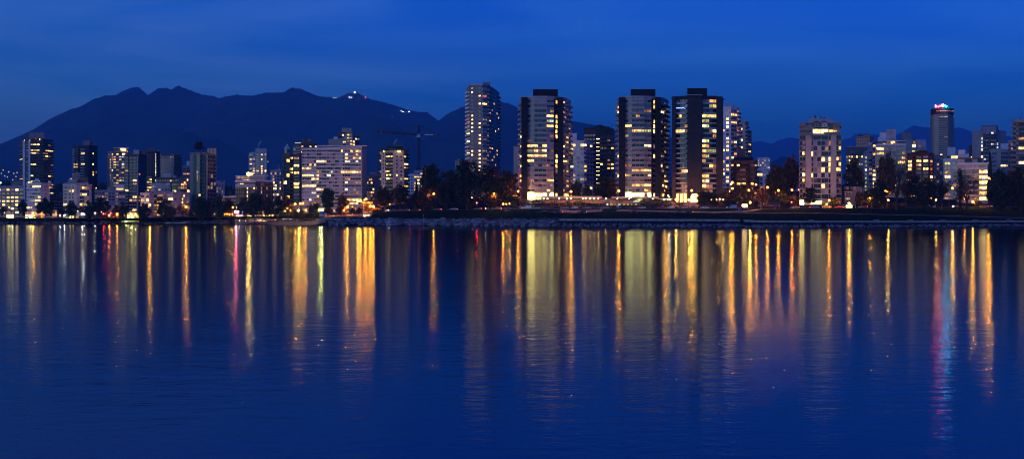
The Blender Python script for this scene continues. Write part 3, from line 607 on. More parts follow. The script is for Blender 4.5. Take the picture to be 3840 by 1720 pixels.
# ---- centre-left group
building('apartment_tower', 'white tower with a steaming roof vent behind the old brick hotel', [(935, 1500), (958, 1494), (1000, 1492), (1009, 1500)], 573, 1496, 8.7,
 [g('B', n=2, w=.7, h=.6, p='kkyvd', rm='pblue', bs='white'), g(n=5, a=[(.06, .3), (.5, .62), (.84, .95)], h=.55, p='kkkkmy', rows=['kYy', 'kkk', 'kYk', 'kkk', 'kkk', 'kYk', 'kyk', 'yYY', 'kyk', 'kkk', 'kYk', 'kkk', 'kky']), g(n=1, w=.3, h=.4, p='kkkkky')],
 'lav', 30, extras=[('penthouse', 958, 1000, 557, 573, 1497, 10, 'lav'), ('vent', 966, 970, 553, 557, 1498, 2, 'grey')])
r = building('old_hotel', 'old brick hotel with a white banded cornice and arched roof room above the dark trees', [(882, 1005), (957, 1000), (1025, 1008)], 679, 1002, 14.5,
 [g(n=9, w=.42, h=.5, p='kkkYk', rows=['kyYYkkkkk', 'Kkkk Y kY', 'kkkk Y kk', 'kkkk Y kk', 'kkkk l kk']), g(n=10, w=.45, h=.66, p='kkkkmkv')], 'brown', 31, cat='hotel',
 extras=[('white_storey', 881.5, 957.5, 690, 703, 999.4, .6, 'lav'), ('cornice', 880, 959, 679, 683, 998.6, 3, 'white'), ('roof_restaurant', 884, 990, 660, 678, 1006, 12, 'lav'), ('roof_slab', 882, 992, 658, 661, 1004, 16, 'white'), ('roof_room', 924, 950, 645, 658, 1010, 8, 'tan'), ('window', 888, 935, 663, 667, 1005.5, .4, 'v'), ('window', 912, 936, 673, 676, 1005.4, .4, 'y'), ('roof_light', 931, 935, 651, 655, 1009.5, .4, 'wrm')], cap='white')
for i, y in enumerate(()): pass
building('apartment_tower', 'pale rounded midrise with lit bay windows between the old hotel and the copper turret', arc(1015, 1060, 1085, 4, .5), 641, 1085, 11.3,
 [g(n=2, w=.5, h=.5, p='kkkyp'), g(n=2, w=.7, h=.5, p='kkvyYk'), g(n=3, w=.6, h=.5, p='kkkvYk'), g(n=2, w=.5, h=.5, p='kkkyk')], 'lav', 32, extras=[('penthouse', 1030, 1052, 634, 641, 1090, 8, 'tan'), ('lift_box', 1044, 1049, 616, 634, 1092, 3, 'slate')])
r = building('turret_tower', 'tower with a teal glass corner turret under a pointed green copper roof', [(1058, 1030), (1064, 1022), (1086, 1018), (1094, 1024), (1099, 1022), (1124, 1022), (1133, 1030)], 578, 1022, 13.6,
 [g('b', n=1, w=.9, h=.8, p='tttk', bm='teal', up=.4), g('b', n=2, w=.9, h=.8, p='tttktY', bm='teal', up=.4), g(n=1, w=.8, h=.8, p='t'), g('B', n=1, w=.8, h=.6, p='kkY', rm='teal', bs='lav'),
  g('b', n=2, a=[(.12, .9)], h=.6, p='kkmmvY', bm='brown', slab=0, rows=['v', 'k', 'Y', 'k', 'y', 'm', 'k', 'Y', 'y', 'k', 'p']), None], 'brown', 33, tops=[588, 578, 574, 580, 582, 576, 580])
mb = MB(); d = 1026; c = X(1077, d); s = X(1091, d)-c; zb, zt = Z(574, d), Z(538, d); zm = Z(560, d)
q = [(c+s*math.cos(a*math.pi/4), d+s*math.sin(a*math.pi/4)) for a in range(8)]
mb.prism([(c+(x-c)*.82, d+(y-d)*.82) for x, y in q], zb-3, zm, WIN['t'])
for i in range(8): mb.face([(*q[i], zm), (*q[(i+1) % 8], zm), (c, d, zt)], WALL['copper'])
mb.face([(*p, zm) for p in reversed(q)], WALL['copper']); mb.build('turret_roof', r)
r = building('hotel_tower', 'broad dark tower with small rooftop letters behind the turret and the white slab', [(1100, 1260), (1128, 1256), (1190, 1262)], 541, 1258, 10.6, [g('b', n=3, w=.8, h=.55, p='kkkmv', bm='tan'), g('b', n=6, w=.7, h=.55, p='kvyykY', bm='tan', rows=['ykkykY', 'dkkkyk'])], 'brown', 34, cat='hotel tower',
 extras=[('upper_floor', 1105, 1178, 533, 541, 1262, 12, 'dgrey'), ('penthouse', 1130, 1171, 521, 533, 1266, 10, 'brown'), ('window', 1134, 1139, 524, 528, 1265.6, .4, 'k'), ('window', 1160, 1163, 524, 528, 1265.6, .4, 'd')])
def lettering(txt, px, py, D, size, mat, parent, yaw=0):
    c = bpy.data.curves.new('letters', 'FONT'); c.body = txt; c.size = size; c.extrude = .08; c.align_x = 'CENTER'
    t_ = bpy.data.objects.new('letters', c); COL.objects.link(t_); me = bpy.data.meshes.new_from_object(t_); bpy.data.objects.remove(t_)
    o = bpy.data.objects.new('sign_lettering', me); COL.objects.link(o)
    p = P(px, py, D)
    if parent: o.parent = parent; p = p-Vector(parent.location)
    o.location = p; o.rotation_euler = (R(90), 0, yaw); me.materials.clear(); me.materials.append(mat); return o
lettering('oooooo', 1117, 537.6, 1261, 1.7, glow('letter_white', (1, .9, .85), 1.1, False), r)
# the long white slab
rows = ['kkkkkk  kkkk kkkk  kkkYp  kkydyy', 'pPkppp  kkPP PPPk  PPPPk  Yppdyp', 'kmkkkk  pkkk kppk  PPPPk  Ydpyoy', 'PPPPPk  YYYy kkPP  kkPPk  wcppcp', 'kpkyky  kkkk ppkk  ppPPk  kkkkkm',
        'yyYypP  kkkk kkkp  kkkPk  kkpPPp', 'PPPPPP  ydkk kPgP  kpPYy  YyyYyy', 'YyYYcP  Ydpk YYkk  PPPPk  kkppPp', 'kkkkYy  ykkk kPPP  kPPPk  ookkkk', 'pPPPkp  lkpp Pkpp  kPPPk  YPPPoo',
        'YwYwwY  kkkk PPPk  kkPPk  kkkkkk', 'PPPPPP  YYyk PPPP  pPPPk  wPPvpp', 'PPPPcc  kkkk kkkk  kkPPk  kPdpop', 'PPPPPP  ykPP kPPP  kkkkk  kkkkkk', 'kPkckk  kkkk pppp  kkPkk  YYyYYY', 'mdddkk  kkkk kkkk  kkkkk  kkyyYk', 'pppppp  pppp pppp  ppppp  pppppp']
rr = []
for q in rows: rr.append(q.replace('  ', ' ').replace(' ', ''))
cuts = [(.0, .235, 6), (.240, .408, 4), (.413, .545, 4), (.550, .71, 5), (.715, .985, 6)]
colsf = [(a+(b-a)*(i+.06)/n, a+(b-a)*(i+.94)/n) for a, b, n in cuts for i in range(n)]
building('slab_block', 'wide white slab apartment block with long balcony bands and many lit windows', [(1133, 1000), (1357, 1004), (1375, 1030)], 562, 1000, 13.1,
 [g('B', n=1, a=colsf, h=.62, p='kkPPy', rm='white', bs='white', bal=[(a, b) for a, b, n in cuts], bp=1.1, rh=.30, top=0, rows=rr, fin=[(-.005, .002, 1.25, 'white'), (.235, .240, 1.25, 'white'), (.408, .413, 1.25, 'white'), (.545, .55, 1.25, 'white'), (.71, .715, 1.25, 'white'), (.985, 1.0, 1.25, 'beige')]), None], 'beige', 35, 16, cat='apartment block', cap='white', tops=[560, 551, 553],
 extras=[('roof_floor', 1187, 1340, 547, 560, 1006, 12, 'lav'), ('roof_slab', 1186, 1376, 545, 548, 1004.5, 18, 'white')])
building('apartment_tower', 'stepped pale tower rising directly behind the wide white slab', [(1232, 1300), (1283, 1298), (1300, 1296), (1322, 1296), (1348, 1310)], 500, 1298, 11.5,
 [g(n=3, w=.2, h=.35, p='w', ns=2, top=2.2, rows=['www']), g(n=1, w=.6, h=.4, p='kyk'), g('b', n=2, w=.7, h=.55, p='vymv', ns=4, bm='tan'), g('B', n=3, w=.7, h=.6, p='kkokY', rm='brown', bs='brown')], 'tan', 36,
 tops=[524, 523, 497, 497, 514], extras=[('lift_box', 1281, 1318, 480, 496, 1302, 10, 'tan'), ('roof_room', 1265, 1336, 497, 511, 1304, 12, 'brown'), ('window', 1283, 1289, 504, 510, 1303.5, .4, 'y'), ('window', 1315, 1328, 501, 508, 1303.5, .4, 'y'), ('roof_box', 1251, 1266, 513, 523, 1306, 5, 'white')])
building('apartment_block', 'small grey block with a white tank on its roof, right of the wide slab', [(1376, 1060), (1404, 1056), (1421, 1060)], 664, 1058, 12, [g('B', n=4, w=.7, h=.55, p='kkdyo', rm='lav', bs='lav', rows=['kyyk', 'ykYk', 'mkkk', 'kkkY']), None], 'grey', 37, cat='apartment block', extras=[('roof_tank', 1389, 1412, 645, 663, 1064, 6, 'lav')])
building('apartment_tower', 'beige and dark green tower with a planted roof terrace and a wisp of steam', [(1424, 1012), (1430, 1006), (1449, 1000), (1473, 997), (1515, 1000), (1530, 1008)], 563, 1000, 13.8,
 [g('B', n=1, w=.8, h=.6, p='kyvk', rm='green', bs='green'), g(n=3, a=[(.3, .48), (.75, .95)], h=.42, p='kkkkv', rows=['kk', 'kd', 'kk', 'kk', 'kk', 'ky', 'dk', 'kk', 'kd', 'ok', 'kk', 'ok']),
  g('B', n=4, w=.86, h=.52, p='kmkd', rm='green', bs='green', bm='green', rh=.4, rows=['kkmk', 'YYoy', 'kkmm', 'yddd', 'mkmm', 'Yykk', 'Yyym', 'YYvv', 'kkkk', 'kkkk']),
  g(n=3, a=[(.30, .43), (.68, .82)], h=.42, p='kkkk', rows=[' o', 'mk', 'mk', 'ke', 'kk', 'kk', 'yk', 'kl', 'kk']),
  g('B', n=2, w=.86, h=.52, p='kmyk', rm='green', bs='green', bm='green', rh=.4, rows=['kk', 'yk', 'kk', 'YY', 'yd', 'kk', 'kk', 'YY', 'kk'])], 'beige', 38,
 extras=[('roof_slab', 1420, 1534, 559, 563, 996, 22, 'green'), ('penthouse', 1448, 1510, 547, 559, 1004, 12, 'green'), ('roof_slab', 1476, 1511, 546, 549, 1002, 14, 'dgrey'), ('window', 1491, 1503, 564, 571, 995.8, .4, 'Y'), ('window', 1437, 1441, 564, 571, 1001, .4, 'Y')])
building('distant_block', 'distant pale blue block showing right of the green and beige tower', [(1530, 1250), (1558, 1250)], 654, 1250, 11, [g(n=3, w=.6, h=.5, p='kkmp')], 'pblue', 39, cat='distant block')
building('distant_block', 'distant white stepped block at the foot of the tower crane', [(1552, 1240), (1610, 1240)], 642, 1240, 12, [g('b', n=5, w=.7, h=.5, p='kYyv', bm='white', rows=['kkyyk', 'YyyYk'])], 'lav', 40, cat='distant block', extras=[('upper_floor', 1588, 1602, 625, 642, 1244, 8, 'beige'), ('window', 1589, 1600, 627, 632, 1243.5, .4, 'g')])
building('distant_block', 'distant grey block with roof antennas over the tall trees, left of the tallest tower', [(1707, 1300), (1745, 1300)], 604, 1300, 11, [g(n=3, w=.6, h=.5, p='kpmk')], 'lav', 41, cat='distant block', extras=[('roof_slab', 1704, 1748, 600.5, 604, 1298, 10, 'grey'), ('antenna', 1711, 1712, 592, 601, 1300, .4, 'dgrey'), ('antenna', 1733, 1734, 594, 601, 1300, .4, 'dgrey')])
# ---- the big towers
building('apartment_tower', 'tallest tower, grey-green, with a blank end wall and a long curving window side', [(1750, 958), (1762, 950), (1809, 946), (1826, 950), (1850, 975), (1872, 1015)], 320, 946, 14.7,
 [g('B', n=1, w=.9, h=.55, p='PPpPkv', rm='white', bs='lav', rh=.5, rows=['P', 'P', 'P', 'P', 'P', 'k', 'P', 'd', 'o', 'v', 'v', 'Y', 'k', 'Y', 'p', 'k', 'Y', 'P', 'P', 'k', 'y']),
  g(n=2, a=[(.13, .25), (.72, .86)], h=.34, p='kkY', rows=['vk', 'Yk', 'kY', 'kk', 'kY', 'kk', 'kk', 'Yk', 'Yk', 'YY', 'YY', 'Yk', 'kY', 'kY', 'kY', 'kk', 'YY', 'YY', 'kY', 'kY', 'YY'] ),
  g('b', n=1, w=.94, h=.52, p='PPPpkdvY', bm='lav'), g('B', n=3, w=.55, h=.5, p='kkpkkkmkyv', rm='tan', bs='tan', bal=[(.0, .3)]), g(n=4, w=.4, h=.5, p='kkpkkkmyk', bal=[(.8, 1)], rm='dgrey')],
 'slate', 42, 24, tops=[333, 318, 318, 321, 333, 350], cap='lav', extras=[('penthouse', 1812, 1838, 309, 320, 953, 12, 'slate'), ('antenna', 1836, 1839, 306, 312, 955, 2, 'dgrey'), ('christmas_light', 1815, 1822, 360, 363, 946.5, .4, 'redw')])
FN = 'black'
t2 = ['mkPPkm', 'kkppkk', 'PkkkPv', 'kkkkYY', 'mkkmgg', 'PppkYY', 'PPkppm', 'pPkmPv', 'dkkmPk', 'YYYkPP', 'lvYvpd', 'YYYyPP', 'YYpPkm', 'kmdkok', 'PPkkpp', 'pPkkdd', 'dokpYY', 'PPpkPv', 'kkPPwP']
def fin_tower(label, o, rows, Df, seed, yt, mirror=False):
    x = lambda p: p+o
    return building('apartment_tower', label, [(x(1950), Df+16), (x(1955), Df+8), (x(1978), Df+2), (x(2003), Df), (x(2050), Df), (x(2076), Df+2), (x(2091), Df+5), (x(2112), Df+8), (x(2124), Df+14), (x(2140), Df+32)], yt, Df, 18.55,
     [g('B', n=1, w=.8, h=.55, p='PPpkY', rm='lav', bs='lav'), None,
      g('b', n=2, w=.88, h=.55, p='PPmkp', bm='lav', proj=.2, rows=[q[0:2] for q in rows], fin=[(-.04, .0, .3, 'dgrey')]),
      g('B', n=2, a=[(.02, .30), (.34, .62), (.66, .98)], h=.55, p='PkmPk', rm='lav', bs='lav', rh=.3, bp=1.5, rows=[q[2]+q[3]+q[2] for q in rows]),
      g('b', n=2, w=.9, h=.55, p='PPmkpv', bm='lav', proj=.2, rows=[q[4:6] for q in rows]),
      g(n=1, a=[(.42, .9)], h=.66, p='YykvYk', fin=[(.0, .34, .5, FN)]), None,
      g('B', n=2, w=.75, h=.5, p='kkvYmp', rm='lav', bs='lav', rh=.3), g('B', n=2, w=.75, h=.5, p='kkmykd', rm='grey', bs='lav', rh=.3)],
     'lav', seed, 26, cap='lav',
     piers=(), extras=[('pier', x(1955), x(1978), yt, 746, Df-.6, 9, FN), ('pier', x(2090), x(2112), yt+.5, 744, Df+2.6, 9, FN),
      ('penthouse', x(1999), x(2092), yt-30, yt-3, Df+5, 16, FN), ('penthouse_neck', x(2006), x(2086), yt-4, yt+1, Df+6, 14, 'lav'),
      ('lobby_window', x(1979), x(2006), 724, 747, Df-.4, .6, 'L'), ('lobby_window', x(2007), x(2034), 724, 747, Df-.6, .6, 'L'), ('lobby_window', x(2035), x(2049), 724, 741, Df-.6, .6, 'L'), ('lobby_window', x(2052), x(2075), 724, 741, Df+.9, .6, 'L'), ('lobby_window', x(2081), x(2090), 725, 741, Df+3, .6, 'Y'), ('lobby_window', x(2113), x(2132), 725, 741, Df+11, .6, 'Y'), ('antenna', x(1968), x(1969), yt-8, yt, Df+2, .4, 'dgrey')])
fin_tower('first of the three black-finned towers, left one, with yellow lobby at its foot', 0, t2, 763, 43, 365)
t3 = ['mkPPPk', 'PPPPPP', 'mkPPdo', 'PmkypP', 'kPkkkk', 'YYkmpP', 'dkYYll', 'lPPpPp', 'pPkkpP', 'PPkmww', 'mkpPPk', 'mkPkpk', 'PPkkpP', 'ookkPk', 'PPyyYy', 'Ylkkdw', 'PPpPkk', 'PPyYYY', 'PkPkYo']
fin_tower('middle black-finned tower with a pale balcony front and bright yellow lobby', 366, t3, 765, 44, 364.5)
LF = ['PmPP', 'PmPP', 'bbbk', 'kykk', 'kkkk', 'mkky', 'yYyd', 'kkkk', 'kdkk', 'kkkP', 'kkPk', 'mkkk', 'kkkk', 'kkPk', 'kkyY', 'kkkk', 'kkkk', 'kkPP', 'kkPP']
RT = ['ppyo', 'kkly', 'PmPk', 'YlYY', 'lykk', 'Ylkk', 'kkdY', 'kkko', 'Ylkk', 'Yykk', 'ylll', 'ylkk', 'ymkP', 'kkYo', 'kkke', 'yykk', 'lwkk', 'YoPk', 'kkPk']
WIN['b'] = WIN['m']
r = building('apartment_tower', 'right-hand black-finned tower with a wide blank dark centre wall and an arched yellow entrance', [(2520, 762), (2534, 754), (2578, 750), (2633, 750), (2686, 752), (2712, 768)], 364, 750, 18.7,
 [None, g('B', n=4, w=.9, h=.68, p='kkmP', rm='lav', bs='lav', rh=.26, bp=1.4, rows=LF, ns=19), None, g('B', n=4, w=.9, h=.68, p='kkly', rm='lav', bs='lav', rh=.26, bp=1.4, rows=RT, ns=19), None],
 'dbrown', 45, 26, cap='dbrown', extras=[('centre_wall', 2578, 2633, 356, 724, 747.4, 3.2, 'dbrown'), ('centre_wall', 2578, 2597, 724, 758, 747.5, 3.2, 'dbrown'), ('pier', 2520, 2534, 362, 757, 751, 9, 'dbrown'), ('pier', 2686, 2710, 362, 740, 749, 9, 'dbrown'), ('penthouse', 2577, 2652, 331, 358, 758, 16, FN),
  ('roof_slab', 2576, 2634, 355, 357.5, 746, 10, 'lav'), ('lobby_window', 2536, 2546, 727, 758, 752.2, .6, 'Y'), ('lobby_window', 2550, 2560, 727, 758, 751.4, .6, 'Y'), ('lobby_window', 2564, 2576, 727, 758, 750.2, .6, 'Y'), ('podium', 2520, 2620, 759, 776, 745, 12, 'pink'), ('railing', 2518, 2622, 758, 760, 744.6, .4, 'lav')])
mb = MB(); d = 746.9; pts = []                     # arched entrance
for i in range(13):
    a = math.pi*i/12; pts.append((X(2604.5+13.5*-math.cos(a), d), Z(740-14*math.sin(a)**.6, d)))
front = [(X(2589, d), Z(758.5, d))]+[pts[0]]+pts[1:]+[(X(2620, d), Z(758.5, d))]
mb.face([(x, d, z) for x, z in front], WIN['L']); mb.face([(x, d+.6, z) for x, z in reversed(front)], WIN['L'])
for i in range(len(front)): x, z = front[i]; x2, z2 = front[(i+1) % len(front)]; mb.face([(x, d, z), (x, d+.6, z), (x2, d+.6, z2), (x2, d, z2)], WALL['lav'])
for xm in (2598, 2606, 2613): mb.box(X(xm, d)-.06, X(xm, d)+.06, d-.1, d, Z(758, d), Z(729, d), WALL['dbrown'])
mb.build('entrance_arch', r)
mb = MB(); rnd = random.Random(3)                  # blue string lights on a balcony rail
for i in range(26): mb.ball((X(2536+i*1.25, 748), 748.2-rnd.random()*.3, Z(405.5+rnd.uniform(-1.6, 1.2), 748)), .13, glow('blue_string_light', (.08, .2, 1), 14, False), 5)
mb.build('string_lights', r)
building('apartment_tower', 'narrow brown tower edge showing between the tallest tower and the left finned tower', [(1926, 1210), (1944, 1206), (1956, 1210)], 552, 1208, 11, [None, g('B', n=1, w=.8, h=.6, p='kkyov', rm='lav', bs='lav')], 'tan', 46)
building('apartment_tower', 'white midrise tower with warm lit corner between the first two finned towers', [(2132, 905), (2150, 896), (2190, 894), (2222, 915)], 531, 894, 16,
 [g('B', n=1, w=.9, h=.6, p='kYyd', rm='white', bs='white', rows=['Y', 'w', 'o', 'k', 'k', 'w', 'k', 'k', 'o']), g(n=4, a=[(.0, .2), (.36, .62), (.68, .98)], h=.55, p='kmppv', rows=['YkY', 'kmp', 'PmP', 'kPP', 'kPp', 'mPm']), g('B', n=3, w=.62, h=.6, p='kkmpY', rm='lav', bs='lav', rows=['YkY', 'kkk', 'kkk', 'kkk', 'kmk', 'Ykk', 'ykk', 'kk?', 'o'])],
 'white', 47, 18, extras=[('penthouse', 2140, 2163, 500, 530, 900, 10, 'white'), ('chimney', 2158, 2166, 498, 502, 902, 2, 'lav')])
building('office_tower', 'dark brown tower with a bright ladder of stair lights up its middle', [(2190, 930), (2233, 926), (2249, 926), (2303, 930)], 484, 928, 15,
 [g('B', n=4, w=.8, h=.6, p='kkmpPmk', rm='brown', bs='brown', top=1.2), g(n=2, a=[(.2, .92)], h=.2, p='c', top=2.4, ns=17, rows=['G'.replace('G', 'w')]*17), g('B', n=4, w=.7, h=.55, p='kkkkkmkd', rm='brown', bs='brown', top=1.2, rows=['kkkk', 'kkdk', 'mkpp', 'ddky', 'kmkk', 'kkkk', 'kkdk', 'YkdY', 'kkyY', 'mkkp'])],
 'dbrown', 48, 18, cat='tower block', tops=[484, 478, 470, 487], extras=[('penthouse', 2236, 2250, 470, 484, 926.5, 10, 'dbrown'), ('penthouse', 2250, 2286, 475, 490, 934, 10, 'dbrown'), ('mast', 2292, 2294, 470, 486, 935, .6, 'dgrey')])
building('apartment_tower', 'slim pale blue tower directly right of the blank-walled finned tower', [(2700, 905), (2712, 900), (2741, 898), (2763, 902), (2772, 910)], 405, 900, 14.6,
 [None, g(n=3, a=[(.02, .18), (.40, .72)], h=.5, p='kkmYy', rows=[' m', ' k', ' Y', ' Y', ' Y', 'Yk', ' k', ' Y', ' y', ' Y', 'YY', ' p', ' Y', 'Yk', ' Y']),
  g('B', n=2, w=.8, h=.6, p='kkYyod', rm='lav', bs='lav', rows=['mk', 'YY', 'kk', 'YY', 'kk', 'kk', 'ke', 'kk', 'oY', 'ko', 'kk']), g('B', n=1, w=.8, h=.6, p='kko', rm='dgrey', bs='dgrey')], 'pblue', 50,
 extras=[('penthouse', 2722, 2744, 387, 404, 906, 8, 'lav'), ('sign_panel', 2763, 2769, 475, 487, 900, .4, 'e')])
building('apartment_tower', 'beige tower with stepped right side behind the slim pale blue tower', [(2768, 1005), (2795, 1000), (2806, 1010)], 458, 1000, 13.8, [g(n=3, a=[(.4, .6)], h=.45, p='kYkk', rows=['k', 'Y', 'k', 'k', 'Y', 'k', 'Y']), g('B', n=1, w=.5, h=.5, p='kkk', rm='tan')], 'tan', 51)
building('apartment_tower', 'narrow stack of dark balconies to the right of the beige stepped tower', [(2804, 1040), (2818, 1040)], 494, 1040, 13, [g('B', n=1, w=.7, h=.6, p='kYkyk', rm='brown', bs='brown')], 'dbrown', 52)
building('apartment_block', 'dark brown midrise with pale balcony bands and a roof garden', [(2740, 828), (2828, 824), (2840, 834)], 606, 826, 17.4,
 [g('b', n=9, a=[(.02, .12), (.27, .38), (.39, .50), (.51, .63), (.64, .70), (.86, .97)], h=.52, p='kkpkm', bm='brown', fin=[(.13, .25, .7, 'dbrown'), (.71, .85, .7, 'dbrown')], bal=[(.36, .62)], rm='brown', bs='brown',
   rows=['yYkkkp', 'kkPPkm', 'kpPPkk', 'kppPkk', 'kYoYkY', 'Ykkkkk', 'kkkkkk', 'kkYk']), g('B', n=1, w=.7, h=.5, p='kkpo', rm='brown', bs='brown')], 'brown', 53, cat='apartment block',
 extras=[('roof_terrace', 2752, 2826, 590, 604, 834, 12, 'dbrown'), ('penthouse', 2764, 2794, 560, 590, 838, 9, 'dgrey')])
building('apartment_block', 'narrow white block with two lit rooms, right of the dark brown midrise', [(2838, 858), (2860, 860)], 640, 858, 17, [g(n=2, w=.7, h=.5, p='kYk', rows=['YY', 'kp', 'kk'])], 'pblue', 54, cat='apartment block')
building('distant_block', 'distant white block with dotted windows above the big dark street tree', [(2841, 1500), (2888, 1500)], 594, 1500, 9, [g(n=6, w=.4, h=.45, p='kkpkly')], 'white', 55, cat='distant block', extras=[('penthouse', 2858, 2888, 592, 596, 1502, 5, 'lav'), ('lift_box', 2859, 2872, 590, 593, 1502, 4, 'white')])
# mid-right tower with the double arched penthouse
B = [(.0, .13), (.135, .27)]
cc = [(.015, .125), (.28, .325), (.335, .46) , (.465, .54), (.545, .62), (.70, .70)]
rows = ['kk kKkk kk', 'kP kkkk ok', 'kP PkKp Yd', 'kY YPpkk kk', 'kk PkPYY Yk', 'kk kPPkY Yd', 'kk kPPkY Yy', 'kY YppkP kk', 'kY kmkkP kd', 'kk kkkYk kk', 'kk kkkPk kd', 'pp pkkpp py']
cols = [(.02, .075), (.08, .135), (.288, .325), (.345, .425), (.43, .51), (.53, .605), (.61, .685), (.70, .74), (.885, .935), (.94, .99)]
rw = ['kkkkkkkkkk', 'kPkPkKpokd', 'mPPkPkdkkY', 'kYYPPkkkkk', 'kkkPkYPYyd', 'kPkPPkkYkY', 'kPkPPYmYYy', 'kYYkPkPkkk', 'kYdmkkkkkd', 'kkkkkyPkkk', 'kpkkkPPkkp', 'kkkkkkkkkk', 'YYkoYYookk']
r = building('apartment_tower', 'pale concrete tower with twin arched penthouse windows standing alone at right of centre', [(2997, 782), (3155, 782)], 506, 780, 20.1,
 [g('b', n=1, a=cols, h=.74, p='kkP', bm='lav', proj=.12, up=.3, rows=rw, ns=12, top=0, slab=1, bal=[(.0, .14), (.86, 1.)], rm='dgrey', bs='lav', rh=.3, bp=1.2, fin=[(.148, .278, 1.6, 'lav'), (.745, .868, 1.6, 'lav')])], 'grey', 56, 24,
 extras=[('penthouse', 3002, 3150, 470, 506, 788, 16, 'lav'), ('roof_slab', 2998, 3024, 460, 474, 784, 20, 'slate'), ('roof_slab', 3124, 3155, 460, 474, 784, 20, 'slate'), ('roof_slab', 3023, 3125, 461, 464, 786, 18, 'slate'), ('lift_floor', 3029, 3124, 445, 461, 792, 12, 'lav'), ('lift_box', 3038, 3076, 442, 446, 794, 8, 'white'),
  ('chimney', 3035, 3038, 438, 445, 793, 1, 'dgrey'), ('chimney', 3054, 3061, 433, 443, 793, 1.5, 'dgrey'), ('chimney', 3074, 3079, 435, 445, 793, 1, 'dgrey'), ('vent', 3084, 3098, 441, 445, 793, 2, 'dgrey'),
  ('window', 3049, 3075, 485, 500, 785.6, .4, 'Y'), ('window', 3077, 3104, 485, 500, 785.6, .4, 'Y'), ('window', 3050, 3104, 477, 483, 785.6, .4, 'K'), ('window', 3028, 3046, 467, 485, 785.6, .4, 'P'), ('window', 3107, 3125, 467, 485, 785.6, .4, 'm'), ('window', 3108, 3125, 487, 495, 785.6, .4, 'y'), ('window', 3127, 3139, 489, 494, 785.6, .4, 'y'),
  ('terrace_railing', 2999, 3046, 487, 496, 781, .3, 'dgrey'), ('terrace_band', 2998, 3048, 496, 504, 779.5, .6, 'slate'), ('terrace_band', 3106, 3155, 496, 504, 779.5, .6, 'slate'), ('lobby_window', 3000, 3014, 750, 773, 779.6, .4, 'L'), ('lobby_window', 3040, 3080, 752, 766, 779.6, .4, 'Y'), ('base_band', 2997, 3155, 746, 750, 779.4, .6, 'tan')])
for cpx in (3062.5, 3090.5):
    mb = MB(); d = 785.8; q = [(X(cpx-13.5, d), Z(476, d))]+[(X(cpx-13.5*math.cos(math.pi*i/10), d), Z(468-13*math.sin(math.pi*i/10), d)) for i in range(11)]+[(X(cpx+13.5, d), Z(476, d))]
    mb.face([(x, d, z) for x, z in q], WIN['P'])
    mb.tube([(x, d-.1, z) for x, z in q], .35, WALL['dgrey'], 5); mb.tube([(X(cpx, d), d-.1, Z(476, d)), (X(cpx, d), d-.1, Z(456, d))], .14, WALL['dgrey'], 4)
    for a, b in zip(q, q[1:]): mb.face([(a[0], d, a[1]), (a[0], d+5, a[1]), (b[0], d+5, b[1]), (b[0], d, b[1])], WALL['slate'])
    mb.build('arched_window', r)
# old house
r = empty('old_house', (X(3199, 792), 792, gz(3199, 792)), 'small old timber house with a dark hipped roof, right of the concrete tower', 'house')
mb = MB(); D = 792; mb.box(X(3166, D), X(3233, D), D, D+10, gz(3199, D)-1, Z(698, D), WALL['slate']); mb.build('wall', r)
mb = MB(); x0, x1, z0, z1 = X(3160, D), X(3239, D), Z(699, D), Z(683, D); xm0, xm1 = X(3193, D), X(3206, D); y0, y1, ym = D-1.2, D+11.2, D+5
mb.face([(x0, y0, z0), (x1, y0, z0), (xm1, ym, z1), (xm0, ym, z1)], WALL['black']); mb.face([(x1, y0, z0), (x1, y1, z0), (xm1, ym, z1)], WALL['black'])
mb.face([(x1, y1, z0), (x0, y1, z0), (xm0, ym, z1), (xm1, ym, z1)], WALL['black']); mb.face([(x0, y1, z0), (x0, y0, z0), (xm0, ym, z1)], WALL['black']); mb.face([(x0, y0, z0), (x0, y1, z0), (x1, y1, z0), (x1, y0, z0)], WALL['lav']); mb.build('roof', r)
for a, b, yt, yb, mm in ((3174, 3183, 699, 711, 'P'), (3184, 3189, 699, 711, 'k'), (3200, 3210, 699, 711, 'P'), (3171, 3186, 741, 748, 'c')):
    mb = MB(); mb.box(X(a, D), X(b, D), D-.12, D+.1, Z(yb, D), Z(yt, D), WIN[mm]); mb.build('window', r)
mb = MB(); x0, x1 = X(3164, D), X(3190, D); mb.box(x0, x1, D-3, D-.2, Z(720, D), Z(717, D), WALL['white'])
mb.face([(x0-.4, D-3.4, Z(717, D)+.02), (x1+.4, D-3.4, Z(717, D)+.02), (x1, D-.1, Z(710, D)), (x0, D-.1, Z(710, D))], WALL['black'])
for a in (3166, 3176, 3187): mb.box(X(a, D)-.15, X(a, D)+.15, D-2.9, D-2.6, Z(735, D), Z(720, D), WALL['white'])
mb.build('porch', r)
